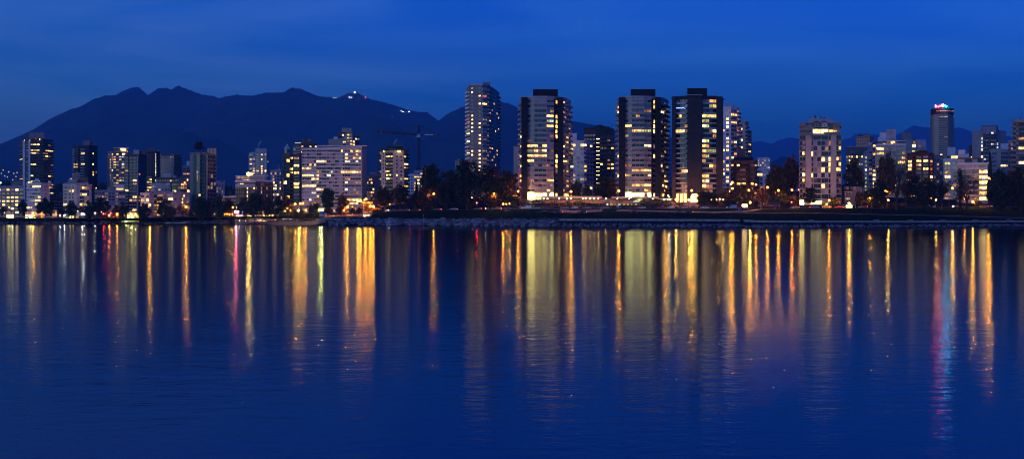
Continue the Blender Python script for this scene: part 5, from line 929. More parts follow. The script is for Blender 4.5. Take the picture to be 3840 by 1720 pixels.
TR = [  # kind, px, top, width, distance offset in front of (-) or behind the road, label
 ('sparse', 8, 766, 46, -7, 'dark scraggly tree at the extreme left edge in front of the bright shop front'),
 ('round', 85, 747, 38, -6, 'narrow dark tree in front of the white midrise near the left edge'),
 ('round', 169, 742, 76, -6, 'broad dense dark tree right of the glowing shop row at far left'),
 ('sparse', 231, 768, 36, -5, 'thin see-through tree beside the orange lit house front'),
 ('round', 268, 750, 48, -7, 'round dark tree standing before the white-lit park pavilion'),
 ('autumn', 302, 775, 30, 22, 'small rusty tree behind the park pavilion lights'),
 ('round', 333, 756, 40, -6, 'dark tree left of the pair of red lamps by the road'),
 ('round', 378, 739, 76, 4, 'wide dark tree mass behind the red lamps at left'),
 ('autumn', 437, 766, 36, 6, 'orange tree glowing from the lamp inside it, left'),
 ('round', 462, 754, 44, -6, 'dark tree directly left of the yellow-green lit arcade'),
 ('round', 541, 760, 58, -6, 'tidy dome-shaped tree in front of the small white midrise'),
 ('round', 617, 743, 58, -6, 'taller dark tree in front of the open lit galleries'),
 ('sparse', 648, 762, 46, -9, 'open-branched tree leaning over the parked pale cars'),
 ('sparse', 684, 748, 50, 6, 'half bare tree in front of the wall with one column of lit windows'),
 ('sparse', 712, 778, 44, 3, 'low thin russet tree beside the lone orange street lamp'),
 ('round', 752, 736, 62, -5, 'large dark tree under the teal glass tower, left one'),
 ('autumn', 785, 745, 44, 3, 'reddish dark tree between two bigger ones below the teal glass tower'),
 ('round', 822, 730, 54, -6, 'tall oval dark tree in front of the small white block'),
 ('russet', 862, 746, 50, 6, 'russet tree between the oval dark tree and the neon cafe'),
 ('round', 916, 737, 62, 4, 'dark tree rising behind the neon cafe'),
 ('round', 956, 718, 66, -5, 'tallest of the dark trees in front of the old hotel'),
 ('russet', 1004, 734, 50, -4, 'dark russet tree right of the tallest tree before the old hotel'),
 ('round', 1042, 732, 56, -5, 'wide dark tree before the pale rounded midrise'),
 ('autumn', 1080, 738, 56, -2, 'rust brown tree glowing under the copper turret tower'),
 ('green', 1108, 782, 30, -8, 'small green shrub-like tree between the two greenish lamps'),
 ('green', 1130, 780, 26, -8, 'small green tree beside the right greenish lamp'),
 ('green', 1180, 757, 56, -10, 'low green tree in front of the foot of the wide white slab'),
 ('poplar', 1229, 701, 62, -8, 'tall green tree standing before the middle of the wide white slab'),
 ('autumn', 1284, 730, 52, -6, 'autumn tree with an orange lamp against the right part of the slab'),
 ('ball', 1232, 774, 38, -16, 'rounded dark tree beneath the tall green tree'),
 ('autumn', 1278, 772, 42, -14, 'orange lit low tree behind the plaza pole lamp'),
 ('ball', 1320, 774, 31, -18, 'clipped ball-shaped tree, left one of the pair by the bathhouse'),
 ('ball', 1346, 775, 34, -17, 'clipped ball-shaped tree, right one of the pair by the bathhouse'),
 ('autumn', 1382, 764, 44, 8, 'orange lit tree under the restaurant pavilion roof'),
 ('autumn', 1408, 776, 50, 5, 'glowing amber tree right of the big twin lamp by the bathhouse'),
 ('russet', 1442, 702, 76, 6, 'dark russet tree at the left end of the hillside grove'),
 ('russet', 1500, 690, 72, 9, 'dark spreading tree before the beige and green tower'),
 ('sparse', 1556, 704, 64, 4, 'thin russet tree with bare lower limbs above the road'),
 ('conifer', 1562, 672, 44, 26, 'small pointed conifer below the tower crane'),
 ('big', 1614, 610, 92, 12, 'tall dark tree right of the crane, apex showing a few lit windows behind'),
 ('russet', 1590, 705, 66, 2, 'lower reddish tree in front of the tall tree by the crane'),
 ('big', 1680, 636, 88, 8, 'dark tree filling the dip between the two tallest grove trees'),
 ('big', 1752, 594, 118, -4, 'biggest and tallest dark tree of the hillside grove'),
 ('big', 1836, 618, 112, 6, 'dark broad tree standing under the tallest tower'),
 ('big', 1900, 640, 104, 14, 'dark tree tapering down to the left black-finned tower'),
 ('autumn', 1852, 727, 42, 8, 'small tree glowing orange around a street lamp in the grove'),
 ('green', 1925, 727, 62, 9, 'green lit tree beside the black pier of the left finned tower'),
 ('sparse', 1622, 736, 44, 1, 'thin young tree catching orange light on the hillside'),
 ('green', 2162, 672, 52, 62, 'leafy dark tree in front of the white tower between the first two finned towers'),
 ('round', 2200, 690, 42, 58, 'lower dark tree between the white tower and the stair-light tower'),
 ('big', 2256, 660, 58, 60, 'dark tree at the foot of the stair-light tower'),
 ('russet', 2297, 660, 46, 64, 'reddish dark tree touching the middle finned tower'),
 ('big', 2510, 700, 50, 52, 'dark tree in the gap between the middle and right finned towers'),
 ('bare', 2551, 751, 50, -4, 'small bare tree with crooked spreading twigs in front of the arched entrance'),
 ('round', 2636, 712, 60, 4, 'dense dark tree just right of the arched entrance'),
 ('round', 2676, 718, 52, 8, 'dark tree second to the right of the arched entrance'),
 ('russet', 2722, 706, 52, 30, 'dim reddish tree behind the white van'),
 ('sparse', 2733, 748, 48, -3, 'small leaning tree over the white van'),
 ('big', 2788, 690, 86, 22, 'big dark tree in front of the dark brown midrise'),
 ('russet', 2858, 700, 58, 16, 'dark tree leaning over the parked cars of the side street'),
 ('big', 2920, 622, 108, 90, 'huge dark street tree, left half of the mass beside the pale concrete tower'),
 ('russet', 2962, 590, 78, 110, 'russet topped tree, highest of the mass left of the concrete tower'),
 ('russet', 2895, 640, 62, 130, 'thinner tree behind the huge dark street tree'),
 ('round', 2935, 715, 50, 12, 'low dark tree on the right corner of the side street'),
 ('russet', 2978, 730, 44, 14, 'small dark tree behind the red traffic signal'),
 ('cedar', 3037, 694, 66, 7, 'layered cedar in front of the pale concrete tower'),
 ('green', 3130, 734, 48, 12, 'bushy tree at the right foot of the concrete tower'),
 ('green', 3203, 590, 84, 78, 'tall loose tree behind the old timber house'),
 ('russet', 3222, 716, 36, 18, 'small shrub-like tree beside the porch of the old house'),
 ('green', 3268, 702, 78, 10, 'dark bushy tree right of the old timber house'),
 ('big', 3300, 668, 60, -4, 'dark tree before the orange lit lobby of the stepped white apartments'),
 ('russet', 3325, 566, 78, 22, 'red-leaved tree top in front of the stepped white apartments'),
 ('bare', 3362, 576, 112, -8, 'tall bare tree with many upright limbs in front of the stepped white apartments'),
 ('sparse', 3398, 664, 72, 12, 'half bare dark tree beside the tall many-limbed bare tree'),
 ('big', 3432, 652, 74, -6, 'dark tree in front of the brick arched building'),
 ('big', 3478, 668, 74, -14, 'full dark tree near the white car, right of the brick arched building'),
 ('sparse', 3532, 660, 72, -9, 'multi-limbed sparse tree left of the ivy-covered tree'),
 ('ivy', 3600, 622, 46, -16, 'column-like ivy-covered tree in front of the wide lit block'),
 ('bare', 3624, 628, 112, -12, 'spreading tree with wispy horizontal twigs beside the ivy-covered tree'),
 ('conifer', 3713, 566, 46, 52, 'pointed dark conifer rising right of the wide lit block'),
 ('green', 3668, 748, 30, 14, 'small rounded bush tree at the right foot of the wide lit block'),
 ('big', 3748, 636, 98, -24, 'big dark tree with a pale trunk foot, right of the wide lit block'),
 ('russet', 3790, 640, 76, -10, 'russet dark tree overlapping the big dark tree at right'),
 ('big', 3828, 622, 84, -18, 'dark reddish tree cut by the right edge of the photo'),
]
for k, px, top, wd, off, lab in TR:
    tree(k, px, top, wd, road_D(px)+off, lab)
# pine on the roof of the glass tower
a, b = tree_mesh('cedar', 5); r = empty('pine_tree', (X(746, 1003), 1003, Z(573, 1003)), 'lone pine tree growing on the roof of the teal glass tower', 'tree')
for nm, q in (('trunk', a), ('crown', b)):
    o = bpy.data.objects.new(nm, q.mesh(nm)); COL.objects.link(o); o.parent = r; o.scale = (1.05, 1.05, (Z(529, 1003)-Z(573, 1003))/9.6)
# hedges and shrubs along the podium
def hedge(p0, p1, yt, D, label, mat='leaf2', seed=1, dep=2.5, cat='hedge'):
    rnd = random.Random(seed); mb = MB(); r = empty('hedge', (X((p0+p1)/2, D), D, gz((p0+p1)/2, D)), label, cat, 'hedges and clipped shrubs')
    n = int(X(p1, D)-X(p0, D))
    for i in range(max(3, n)):
        x = X(p0, D)+(X(p1, D)-X(p0, D))*(i+.5)/max(3, n); t = (i+.5)/max(3, n); zt = Z(yt, D); zb = gz((p0+p1)/2, D); h = (zt-zb)*(math.sin(math.pi*(.08+.84*t))**.25)
        for k in range(max(2, int(h/1.0))): clump(mb, Vector((x, D+dep/2, zb+.5+k*1.0)), 1.05, 34, rnd, .30, [M_[mat], M_['leaf']], .8)
    mb.build('foliage', r); mb = MB()
    for i in range(max(2, n//3)): x = X(p0, D)+(X(p1, D)-X(p0, D))*(i+.5)/max(2, n//3); limb(mb, (x, D+dep/2, gz((p0+p1)/2, D)-.2), (x, D+dep/2, Z(yt, D)-1.2), .12, .05, rnd)
    mb.build('stem', r)
hedge(1956, 2044, 748, 738, 'long dark hedge below the yellow lobby of the left finned tower')
hedge(2062, 2092, 755, 738, 'low clipped shrub below the left end of the podium balustrade', seed=2)
hedge(2122, 2140, 752, 738, 'small clipped shrub between two podium balustrade panels', seed=3)
hedge(2152, 2190, 750, 738, 'rounded clipped shrub under the brightest podium downlight', seed=4)
hedge(2404, 2520, 746, 738, 'long tall hedge before the right end of the podium', seed=5)
hedge(2050, 2400, 774, 736, 'low verge hedge running along the whole podium front', seed=6, dep=1.5)
hedge(2620, 2720, 762, 752, 'dark hedge right of the arched entrance', seed=7)
hedge(3225, 3300, 745, 768, 'big dark shrub mass between the old house and the lit lobby', seed=8)
hedge(1120, 1200, 795, 862, 'low dark shrub bed below the wide white slab', seed=9)
hedge(3305, 3400, 770, 772, 'low dark hedge in front of the lit lobby of the stepped apartments', seed=10)
hedge(1395, 1440, 802, 836, 'dark shrub bank at the left foot of the grassy slope', seed=11)

# ------------------------------------------------------------------ lamps
def street_lamp(px, py, D, kind, lab, rad=.34, arm=1.4, name='street_lamp', grp='street lamps', side=1):
    z = Z(py, D); zb = gz(px, D); r = empty(name, (X(px, D)-arm*side, D+.8, zb), lab, 'street lamp' if name == 'street_lamp' else 'park lamp', grp)
    mb = MB(); x = X(px, D); xb = x-arm*side
    mb.tube([(xb, D+.8, zb-.2), (xb, D+.8, z-.2)], [.13, .07], M_['metal'], 5); mb.build('pole', r)
    if arm: mb = MB(); mb.tube([(xb, D+.8, z-.3), (xb+arm*side*.5, D+.5, z+.25), (x, D, z+rad+.02)], .06, M_['metal'], 4); mb.build('arm', r)
    mb = MB(); mb.ball((x, D, z), rad*.62, LAMP[kind], 8, rad*.5); mb.build('bulb', r)
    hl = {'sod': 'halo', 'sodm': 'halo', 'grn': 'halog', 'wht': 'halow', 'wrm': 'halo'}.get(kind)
    if hl: R1 = min(.62, rad*1.5); mb = MB(); mb.tube([(x+R1*math.cos(a*.7854), D, z+R1*math.sin(a*.7854)) for a in range(9)], min(.24, rad*.62), LAMP[hl], 5); mb.build('diffuser_ring', r)  # added glowing ring imitates the halo of light round the bulb, not a lamp part
    mb = MB(); mb.ball((x, D, z+rad*.8), rad*1.5, M_['metal'], 10, .12); mb.build('lamp_cap', r); return r
LM = [  # px, py, off from road edge, kind, radius, label
 (34, 777, 1, 'sodm', .3, 'orange street lamp near the left edge, above the bright shop front'), (102, 812, 2, 'sodm', .25, 'low orange lamp in front of the glowing shop row'),
 (124, 800, 8, 'sodm', .4, 'orange lamp over the left half of the glowing shop row'), (188, 797, 8, 'sodm', .25, 'small orange lamp left of the orange lit house front'),
 (225, 807, 2, 'wht', .34, 'white park lamp left of the pavilion'), (242, 806, 5, 'wht', .34, 'white park lamp at the left corner of the pavilion'), (271, 807, 2, 'wht', .32, 'white park lamp before the middle of the pavilion'),
 (291, 792, 9, 'wht', .36, 'white lamp above the right end of the pavilion'), (308, 802, 2, 'wht', .32, 'white park lamp just right of the pavilion, left one of a close pair'), (316, 803, 4, 'wht', .32, 'white park lamp just right of the pavilion, right one of a close pair'),
 (357, 798, 3, 'wht', .42, 'brightest lone white park lamp between two dark trees at left'), (381, 795, 8, 'wht', .24, 'small white lamp left of the red lamps'),
 (388, 802, 3, 'red', .3, 'red signal lamp, left of the close pair under the wide dark tree'), (394, 802, 3, 'red', .3, 'red signal lamp, right of the close pair under the wide dark tree'), (415, 798, 5, 'red', .25, 'lone red signal lamp beside the orange glowing tree'),
 (436, 781, 8, 'sodm', .45, 'orange street lamp hidden inside the glowing autumn tree at left'), (409, 808, 2, 'sodm', .32, 'low orange lamp below the lone red lamp'), (439, 803, 2, 'sodm', .42, 'peach lamp below the orange glowing tree'), (454, 803, 4, 'sodm', .26, 'small peach lamp left of the yellow-green arcade'),
 (474, 803, 10, 'grn', .22, 'yellow lamp at the left arch of the arcade'), (492, 803, 10, 'grn', .26, 'yellow lamp at the middle of the arcade'), (508, 804, 10, 'grn', .22, 'yellow lamp at the right end of the arcade'),
 (525, 798, 4, 'sodm', .25, 'small orange lamp between the arcade and the dome-shaped tree'), (562, 768, 8, 'sodm', .5, 'pinkish white lamp on the small white midrise'),
 (608, 803, 5, 'grn', .26, 'greenish lamp below the open lit galleries'), (698, 775, 4, 'sod', .40, 'lone orange street lamp left of the teal glass tower'), (729, 801, 6, 'grn', .22, 'low yellow lamp at the foot of the teal glass tower'),
 (805, 802, 6, 'grn', .26, 'low yellow lamp below the oval dark tree'), (778, 802, 8, 'sodm', .2, 'dim orange lamp between the trees under the glass tower'),
 (841, 803, 3, 'sodm', .18, 'first from left of four tiny lamps beside the neon cafe'), (851, 803, 3, 'sodm', .18, 'second of four tiny lamps beside the neon cafe'), (861, 803, 3, 'sodm', .18, 'third of four tiny lamps beside the neon cafe'), (871, 803, 3, 'sodm', .18, 'fourth of four tiny lamps, nearest to the neon cafe'),
 (872, 777, 6, 'sodm', .46, 'orange street lamp left of the neon cafe'), (970, 770, 6, 'sodm', .22, 'small orange lamp in the trees before the old hotel'), (1001, 778, 6, 'sodm', .24, 'small orange lamp between trees right of the old hotel'), (1067, 766, 8, 'sodm', .25, 'small orange lamp in front of the turret tower trees'),
 (1069, 791, -4, 'grn', .40, 'greenish white lamp on the lawn, left one of two by the shrubs'), (1120, 789, -6, 'grn', .46, 'greenish white lamp on the lawn, right one of two by the shrubs'),
 (1107, 765, 4, 'sod', .34, 'orange street lamp left of the foot of the slab, left one of the pair'), (1126, 763, 5, 'sod', .38, 'orange street lamp left of the foot of the slab, right one of the pair'), (1137, 762, 9, 'sodm', .30, 'small orange lamp at the left edge of the slab'),
 (1089, 788, -12, 'sodm', .16, 'short pale pole lamp left of the shrub bed'), (1147, 788, -14, 'sodm', .34, 'pole lamp with a short arm below the left end of the slab'), (1198, 786, -12, 'grn', .34, 'pale double lamp beside the blue tent, left head'), (1206, 786, -12, 'grn', .5, 'pale double lamp beside the blue tent, right head'),
 (1242, 788, -14, 'sodm', .38, 'pole lamp at the centre of the plaza'), (1272, 754, 4, 'sodm', .50, 'orange lamp in the autumn tree against the slab'), (1292, 778, -6, 'sodm', .50, 'smaller orange lamp left of the big plaza lamp'), (1303, 776, -6, 'sod', .46, 'big bright orange lamp left of the ball-shaped trees'), (1291, 788, -14, 'sodm', .2, 'pole lamp under the big plaza lamp'),
 (1321, 775, 2, 'dim', .4, 'dim lamp above the left ball-shaped tree'), (1342, 754, 12, 'sodm', .5, 'orange lamp before the right end of the slab, lower left one'), (1352, 753, 12, 'sodm', .46, 'orange lamp before the right end of the slab, lower right one'), (1373, 746, 14, 'sod', .36, 'orange lamp just above the restaurant pavilion roof'), (1368, 749, 14, 'sodm', .36, 'smaller orange lamp touching the restaurant pavilion roof'),
 (1389, 773, -3, 'sod', .50, 'largest orange lamp right of the ball-shaped trees'), (1400, 774, -2, 'sodm', .45, 'lamp immediately right of the largest orange lamp'),
 (1607, 731, 3, 'sodm', .30, 'orange lamp on the wooded hillside, left of two'), (1626, 727, 4, 'sodm', .30, 'orange lamp on the wooded hillside, right of two'), (1462, 766, 6, 'dim', .4, 'dim lamp at the left of the wooded hillside'),
 (1852, 725, 4, 'sod', .30, 'orange street lamp shining on the tree in front of the grove'), (1943, 717, 8, 'sod', .32, 'orange street lamp beside the black pier of the left finned tower'), (1887, 765, 3, 'sodm', .3, 'low yellow lamp at the road bend left of the finned towers'), (1899, 765, 3, 'sodm', .2, 'small lamp right of the low yellow lamp at the road bend'), (1911, 763, 4, 'wrm', .3, 'pinkish lamp at the road bend'),
 (2141, 718, 5, 'sod', .34, 'orange street lamp at the right edge of the left finned tower'), (2195, 706, 70, 'sodm', .45, 'orange lamp in the trees between the first two finned towers'), (2167, 707, 66, 'wht', .2, 'small white lamp left of the orange lamp between the towers'),
 (2321, 715, 6, 'sod', .34, 'orange street lamp at the left edge of the middle finned tower'), (2498, 699, 22, 'sod', .30, 'orange lamp right of the middle finned tower'), (2506, 732, 10, 'wht', .2, 'small pale lamp below the lamp right of the middle tower'), (2510, 738, 10, 'wht', .2, 'lower small pale lamp right of the middle tower'),
 (2594, 714, 4, 'sod', .34, 'orange street lamp in front of the blank dark centre wall'), (2535, 748, 2, 'wrm', .42, 'warm globe lamp at the left of the arched entrance'), (2583, 749, 2, 'wrm', .40, 'warm globe lamp between the tall entrance windows and the arch'),
 (2668, 748, 6, 'wrm', .2, 'first small white lamp in the trees right of the arch'), (2687, 749, 6, 'wrm', .2, 'second small white lamp in the trees right of the arch'), (2699, 746, 6, 'wrm', .24, 'third small white lamp in the trees right of the arch'), (2712, 748, 6, 'wrm', .22, 'fourth small white lamp, just left of the white van'),
 (2741, 690, 40, 'sodm', .36, 'small orange lamp left of the dark brown midrise'), (2746, 684, 60, 'sodm', .46, 'peach lamp on the left corner of the dark brown midrise'), (2736, 717, 30, 'sodm', .24, 'small lamp behind the dim reddish tree'),
 (2808, 713, 2, 'sod', .36, 'orange street lamp left of the side street, nearest the lit board'), (2835, 692, 30, 'sod', .32, 'orange street lamp above the dark tree left of the side street'), (2813, 759, 4, 'wrm', .5, 'yellow lamp just right of the small bright board'),
 (2878, 702, 20, 'sod', .36, 'orange street lamp at the left side of the side street'), (2919, 714, 12, 'sod', .36, 'orange street lamp at the centre of the side street mouth'), (2970, 712, 3, 'sod', .34, 'orange street lamp above the red traffic signal'), (2995, 711, 34, 'sodm', .2, 'tiny orange lamp at the left edge of the concrete tower'),
 (3109, 751, 3, 'sod', .34, 'orange street lamp at the right foot of the concrete tower'), (3184, 762, 3, 'sodm', .46, 'orange lamp on top of the white-framed glowing board'), (3263, 742, 8, 'sodm', .3, 'orange lamp in the tree left of the lit lobby'), (3318, 715, 20, 'sodm', .4, 'orange lamp glowing through the trees of the stepped apartments, left'), (3325, 717, 22, 'sodm', .44, 'orange lamp glowing through the trees of the stepped apartments, right'), (3300, 757, 6, 'sodm', .36, 'orange lamp at the lit lobby of the stepped apartments'), (3331, 750, 6, 'wrm', .34, 'yellow lamp above the lit lobby of the stepped apartments'),
 (3454, 717, 12, 'sodm', .3, 'small orange lamp in the dark trees before the brick building'), (3490, 743, 6, 'wrm', .24, 'pale lamp left of the white car at right'), (3510, 749, 6, 'wrm', .3, 'pale lamp above the white car at right'), (3571, 705, -1, 'sodm', .5, 'orange street lamp left of the ivy-covered tree'), (3648, 756, 2, 'sod', .44, 'bright orange lamp at the foot of the wide lit block'), (3708, 668, 4, 'sod', .40, 'high orange street lamp at the right edge of the wide lit block'), (3822, 734, 4, 'sodm', .26, 'small orange lamp near the right edge of the photo'), (3617, 745, 6, 'sodm', .26, 'small orange lamp right of the ivy-covered tree trunk'),
]
for px, py, off, k, rd, lab in LM:
    D = road_D(px)+off
    nm = 'signal_lamp' if k == 'red' else 'street_lamp' if k in ('sod', 'sodm') else 'park_lamp'
    street_lamp(px, py, D, k, lab, rd, 1.4 if k in ('sod', 'sodm') and py < 790 else 0, nm, {'signal_lamp': 'red signal lamps', 'park_lamp': 'park lamps', 'street_lamp': 'street lamps'}[nm], 1 if px % 2 else -1)
# neon of the cafe
r0 = [o for o in bpy.data.objects if o.name == 'cafe'][0]
def pb(nm, x0, x1, yt, yb, d, mt):
    mb = MB(); mb.box(X(x0, d), X(x1, d), d, d+.4, Z(yb, d), Z(yt, d), mt); mb.build(nm, r0)
pb('neon_sign', 880, 887, 790, 797, 911, glow('neon_pink_strip', (1, .16, .22), 420, False, True)); pb('neon_sign', 899, 911, 789.5, 793, 911, glow('neon_blue_strip', (.04, .30, 1), 420, False, True)); pb('neon_sign', 890, 899, 791, 794, 911, glow('neon_white_strip', (1, .9, .85), 6, False, True))
# ------------------------------------------------------------------ cars
def car_proto(kind, paint, name):
    """nose towards -X; ~4.5 m long"""
    prof = {'sedan': ([(-2.25, .35), (-2.28, .62), (-2.1, .80), (-1.1, .93), (-.45, 1.40), (.75, 1.43), (1.45, 1.03), (2.15, .95), (2.28, .7), (2.25, .35)], [(-1.0, .95), (-.42, 1.34), (.72, 1.37), (1.3, 1.03)], 1.72),
            'hatch': ([(-1.95, .35), (-2.0, .65), (-1.8, .85), (-1.0, 1.0), (-.4, 1.48), (1.2, 1.50), (1.85, 1.05), (1.98, .7), (1.95, .35)], [(-.92, 1.0), (-.36, 1.41), (1.15, 1.43), (1.6, 1.06)], 1.7),
            'suv': ([(-2.25, .42), (-2.3, .8), (-2.05, 1.05), (-1.15, 1.15), (-.6, 1.72), (1.9, 1.75), (2.2, 1.2), (2.28, .8), (2.25, .42)], [(-1.05, 1.15), (-.55, 1.63), (1.85, 1.66), (2.05, 1.2)], 1.85),
            'van': ([(-2.7, .4), (-2.75, .9), (-2.5, 1.15), (-1.95, 1.3), (-1.4, 2.1), (2.6, 2.15), (2.7, 1.6), (2.7, .4)], [(-1.85, 1.32), (-1.36, 1.98), (-.5, 1.98), (-.5, 1.32)], 1.95)}[kind]
    r = empty(name, (0, 0, 0)); out, win, wd = prof; h = wd/2; mb = MB(); n = len(out)
    ins = [(x, z, h*(1 if z < 1.05 or kind == 'van' else .82)) for x, z in out]
    for i in range(n-1):
        a, b = ins[i], ins[i+1]; mb.face([(a[0], -a[2], a[1]), (a[0], a[2], a[1]), (b[0], b[2], b[1]), (b[0], -b[2], b[1])], paint)
    a, b = ins[-1], ins[0]; mb.face([(a[0], -a[2], a[1]), (a[0], a[2], a[1]), (b[0], b[2], b[1]), (b[0], -b[2], b[1])], M_['metal'])
    for s in (-1, 1):
        p = [(x, s*w_, z) for x, z, w_ in ins]; mb.face(p if s > 0 else p[::-1], paint)
    mb.build('body', r)
    for s in (-1, 1):
        mb = MB(); p = [(x, s*(h*(1 if z < 1.05 or kind == 'van' else .84)+.02), z) for x, z in win]; mb.face(p if s > 0 else p[::-1], M_['carglass']); mb.build('side_window', r)
    (x0, z0), (x1, z1) = win[0], win[1]
    mb = MB(); mb.face([(x0-.12, -h*.8, z0+.04), (x0-.12, h*.8, z0+.04), (x1-.08, h*.72, z1), (x1-.08, -h*.72, z1)][::-1], M_['carglass']); mb.build('windscreen', r)
    wx = (1.35 if kind != 'van' else 1.75)
    for sx in (-wx, wx):
        for s in (-1, 1):
            mb = MB(); mb.tube([(sx, s*(h-.2), .33), (sx, s*(h+.02), .33)], .33, M_['tyre'], 12); o = mb.build('wheel', r)
            mb = MB(); mb.tube([(sx, s*(h+.02), .33), (sx, s*(h+.04), .33)], .19, M_['rim'], 8)
            me = mb.mesh('rim'); q = bpy.data.objects.new('rim', me); COL.objects.link(q); q.parent = o
    zl = .66 if kind in ('sedan', 'hatch') else .85
    for s in (-1, 1):
        mb = MB(); mb.box(out[1][0]-.03, out[1][0]+.12, s*h*.72-.16, s*h*.72+.16, zl-.09, zl+.09, M_['rim']); mb.build('headlight', r)
        e = max(x for x, _ in out); mb = MB(); mb.box(e-.12, e+.03, s*h*.76-.14, s*h*.76+.14, zl-.05, zl+.12, surf('tail_glass', (.25, .01, .01), .3, .1)); mb.build('tail_light', r)
    return r
def paint(nm, c): return surf('paint_'+nm, c, .3, .06, 1, .1)
PC = dict(white=(.62, .62, .62), silver=(.36, .36, .38), grey=(.12, .12, .13), black=(.02, .02, .022), blue=(.06, .12, .28), red=(.30, .025, .02), navy=(.02, .03, .07))
CP = {}
def car(kind, col, px, D, face, lab, lit='', grp='cars parked along the shore road', z=None):
    key = (kind, col, lit)
    if key not in CP:
        p = car_proto(kind, paint(col, PC[col]), 'moving_car' if 'x' in lit else 'parked_van' if kind == 'van' else 'parked_car')
        for o in list(bpy.data.objects):
            if o.parent == p and ((o.name.startswith('tail') and 't' in lit) or (o.name.startswith('head') and 'h' in lit)):
                o.data.materials[0] = LAMP['tail' if o.name.startswith('tail') else 'head']
        reg(p); CP[key] = p; c = p
    else: c = copy_tree(CP[key])
    c.location = (X(px, D), D, (gz(px, D) if z is None else z)+.06); c.rotation_euler = (0, 0, R(face))
    tag(c, lab, 'van' if kind == 'van' else 'car', grp)
    return c
near = lambda p: road_D(p)+2.2
CARS = [  # along the road at right of centre (nose left = 0, nose right = 180)
 ('van', 'white', 1974, near(1974), 0, 'long white van parked below the left finned tower'),
 ('sedan', 'grey', 1905, near(1905), 0, 'grey sedan at the road bend left of the white van'),
 ('sedan', 'silver', 2010, near(2010), 0, 'silver sedan just behind the white van under the hedge'),
 ('sedan', 'grey', 2045, near(2045), 0, 'dim grey sedan second to the right of the white van'),
 ('sedan', 'black', 2083, near(2083), 0, 'black sedan under the left end of the podium'),
 ('sedan', 'silver', 2117, near(2117), 0, 'silver sedan below the second podium balustrade'),
 ('hatch', 'white', 2155, near(2155), 0, 'brightest white hatchback on the road below the podium'),
 ('sedan', 'silver', 2200, near(2200), 0, 'silver sedan just right of the white hatchback'),
 ('sedan', 'grey', 2233, near(2233), 0, 'grey sedan below the brightest part of the podium'),
 ('sedan', 'silver', 2268, near(2268), 0, 'silver sedan left of the green lit podium slots'),
 ('sedan', 'black', 2300, near(2300), 0, 'black sedan below the green lit podium slots'),
 ('sedan', 'black', 2335, near(2335), 0, 'black car below the right end of the podium slots'),
 ('sedan', 'red', 2372, near(2372), 0, 'dark red sedan left of the bright sedan by the long hedge'),
 ('sedan', 'white', 2405, near(2405), 0, 'bright white sedan at the left end of the tall podium hedge'),
 ('sedan', 'black', 2446, near(2446), 0, 'black sedan in front of the tall podium hedge'),
 ('hatch', 'white', 2515, near(2515), 0, 'white hatchback left of the small bare tree'),
 ('suv', 'silver', 2562, near(2562), 0, 'boxy silver off-road car beside the small bare tree'),
 ('sedan', 'grey', 2600, near(2600), 180, 'dim grey sedan right of the boxy off-road car'),
 ('sedan', 'white', 2642, near(2642), 0, 'white sedan alone in front of the dark trees'),
 ('sedan', 'red', 2700, near(2700), 180, 'dark red sedan left of the white work van'),
 ('van', 'white', 2742, near(2742), 0, 'white work van under the small leaning tree'),
 ('sedan', 'black', 2093, DY(2093, 799)-1, 0, 'dark sedan on the park path, left one of the two with lit tail', 't'),
 ('suv', 'navy', 2182, DY(2182, 799)-1, 0, 'dark blue off-road car on the park path with red tail lights', 't'),
 ('sedan', 'black', 2376, DY(2376, 799)-1, 0, 'black sedan alone on the park path below the tall hedge'),
 ('sedan', 'blue', 2543, DY(2543, 799)-1, 0, 'pale blue sedan on the park path'),
 ('sedan', 'navy', 2580, DY(2580, 799)-1, 0, 'navy sedan on the park path right behind the pale blue one', 't'),
 ('sedan', 'silver', 3056, near(3056), 0, 'old silver sedan in front of the pale concrete tower'),
 ('sedan', 'white', 3491, near(3491)+4, 180, 'white sedan glimpsed between the dark trees at right'),
 ('sedan', 'silver', 657, near(657), 0, 'pale sedan below the open-branched tree at left'), ('sedan', 'white', 683, near(683), 0, 'white sedan, second of the pale row at left'),
 ('sedan', 'silver', 700, near(700)+3, 0, 'pale sedan at the right end of the pale row at left'), ('sedan', 'white', 630, near(630)+2, 0, 'white sedan at the left end of the pale row at left'),
 ('suv', 'silver', 176, near(176), 0, 'silver off-road car below the broad dense tree at far left'), ('sedan', 'white', 197, near(197), 0, 'white sedan below the orange lit house front'),
 ('sedan', 'red', 216, near(216), 0, 'red sedan right of the orange lit house front'), ('suv', 'white', 250, near(250), 0, 'white off-road car before the park pavilion'),
 ('suv', 'black', 390, near(390), 180, 'black off-road car below the pair of red lamps'), ('sedan', 'grey', 556, near(556), 0, 'grey sedan below the dome-shaped tree'), ('sedan', 'black', 578, near(578), 180, 'dark sedan right of the dome-shaped tree'),
 ('sedan', 'silver', 100, near(100), 0, 'silver sedan before the glowing shop row, left one'), ('sedan', 'red', 132, near(132), 0, 'red sedan before the glowing shop row, right one'),
 ('sedan', 'grey', 505, near(505), 180, 'grey sedan below the right end of the arcade')]
for q in CARS: car(*q[:6], q[6] if len(q) > 6 else '')
for i, (px, d, dz) in enumerate(((2869, 774, 0), (2872, 786, 0), (2876, 812, 0), (2879, 832, 0), (2883, 858, 0), (2885, 876, 0))):
    c = car(['sedan', 'suv', 'sedan', 'hatch', 'sedan', 'suv'][i], ['white', 'white', 'silver', 'white', 'grey', 'silver'][i], px-4, d, 90, ['white sedan nearest the shore in the row up the side street', 'white off-road car second in the row up the side street', 'silver sedan third in the row up the side street', 'white hatchback fourth in the row up the side street', 'grey sedan fifth in the row up the side street', 'silver off-road car at the top of the side street row'][i], grp='cars parked up the side street', z=gz(2890, d)+.3)
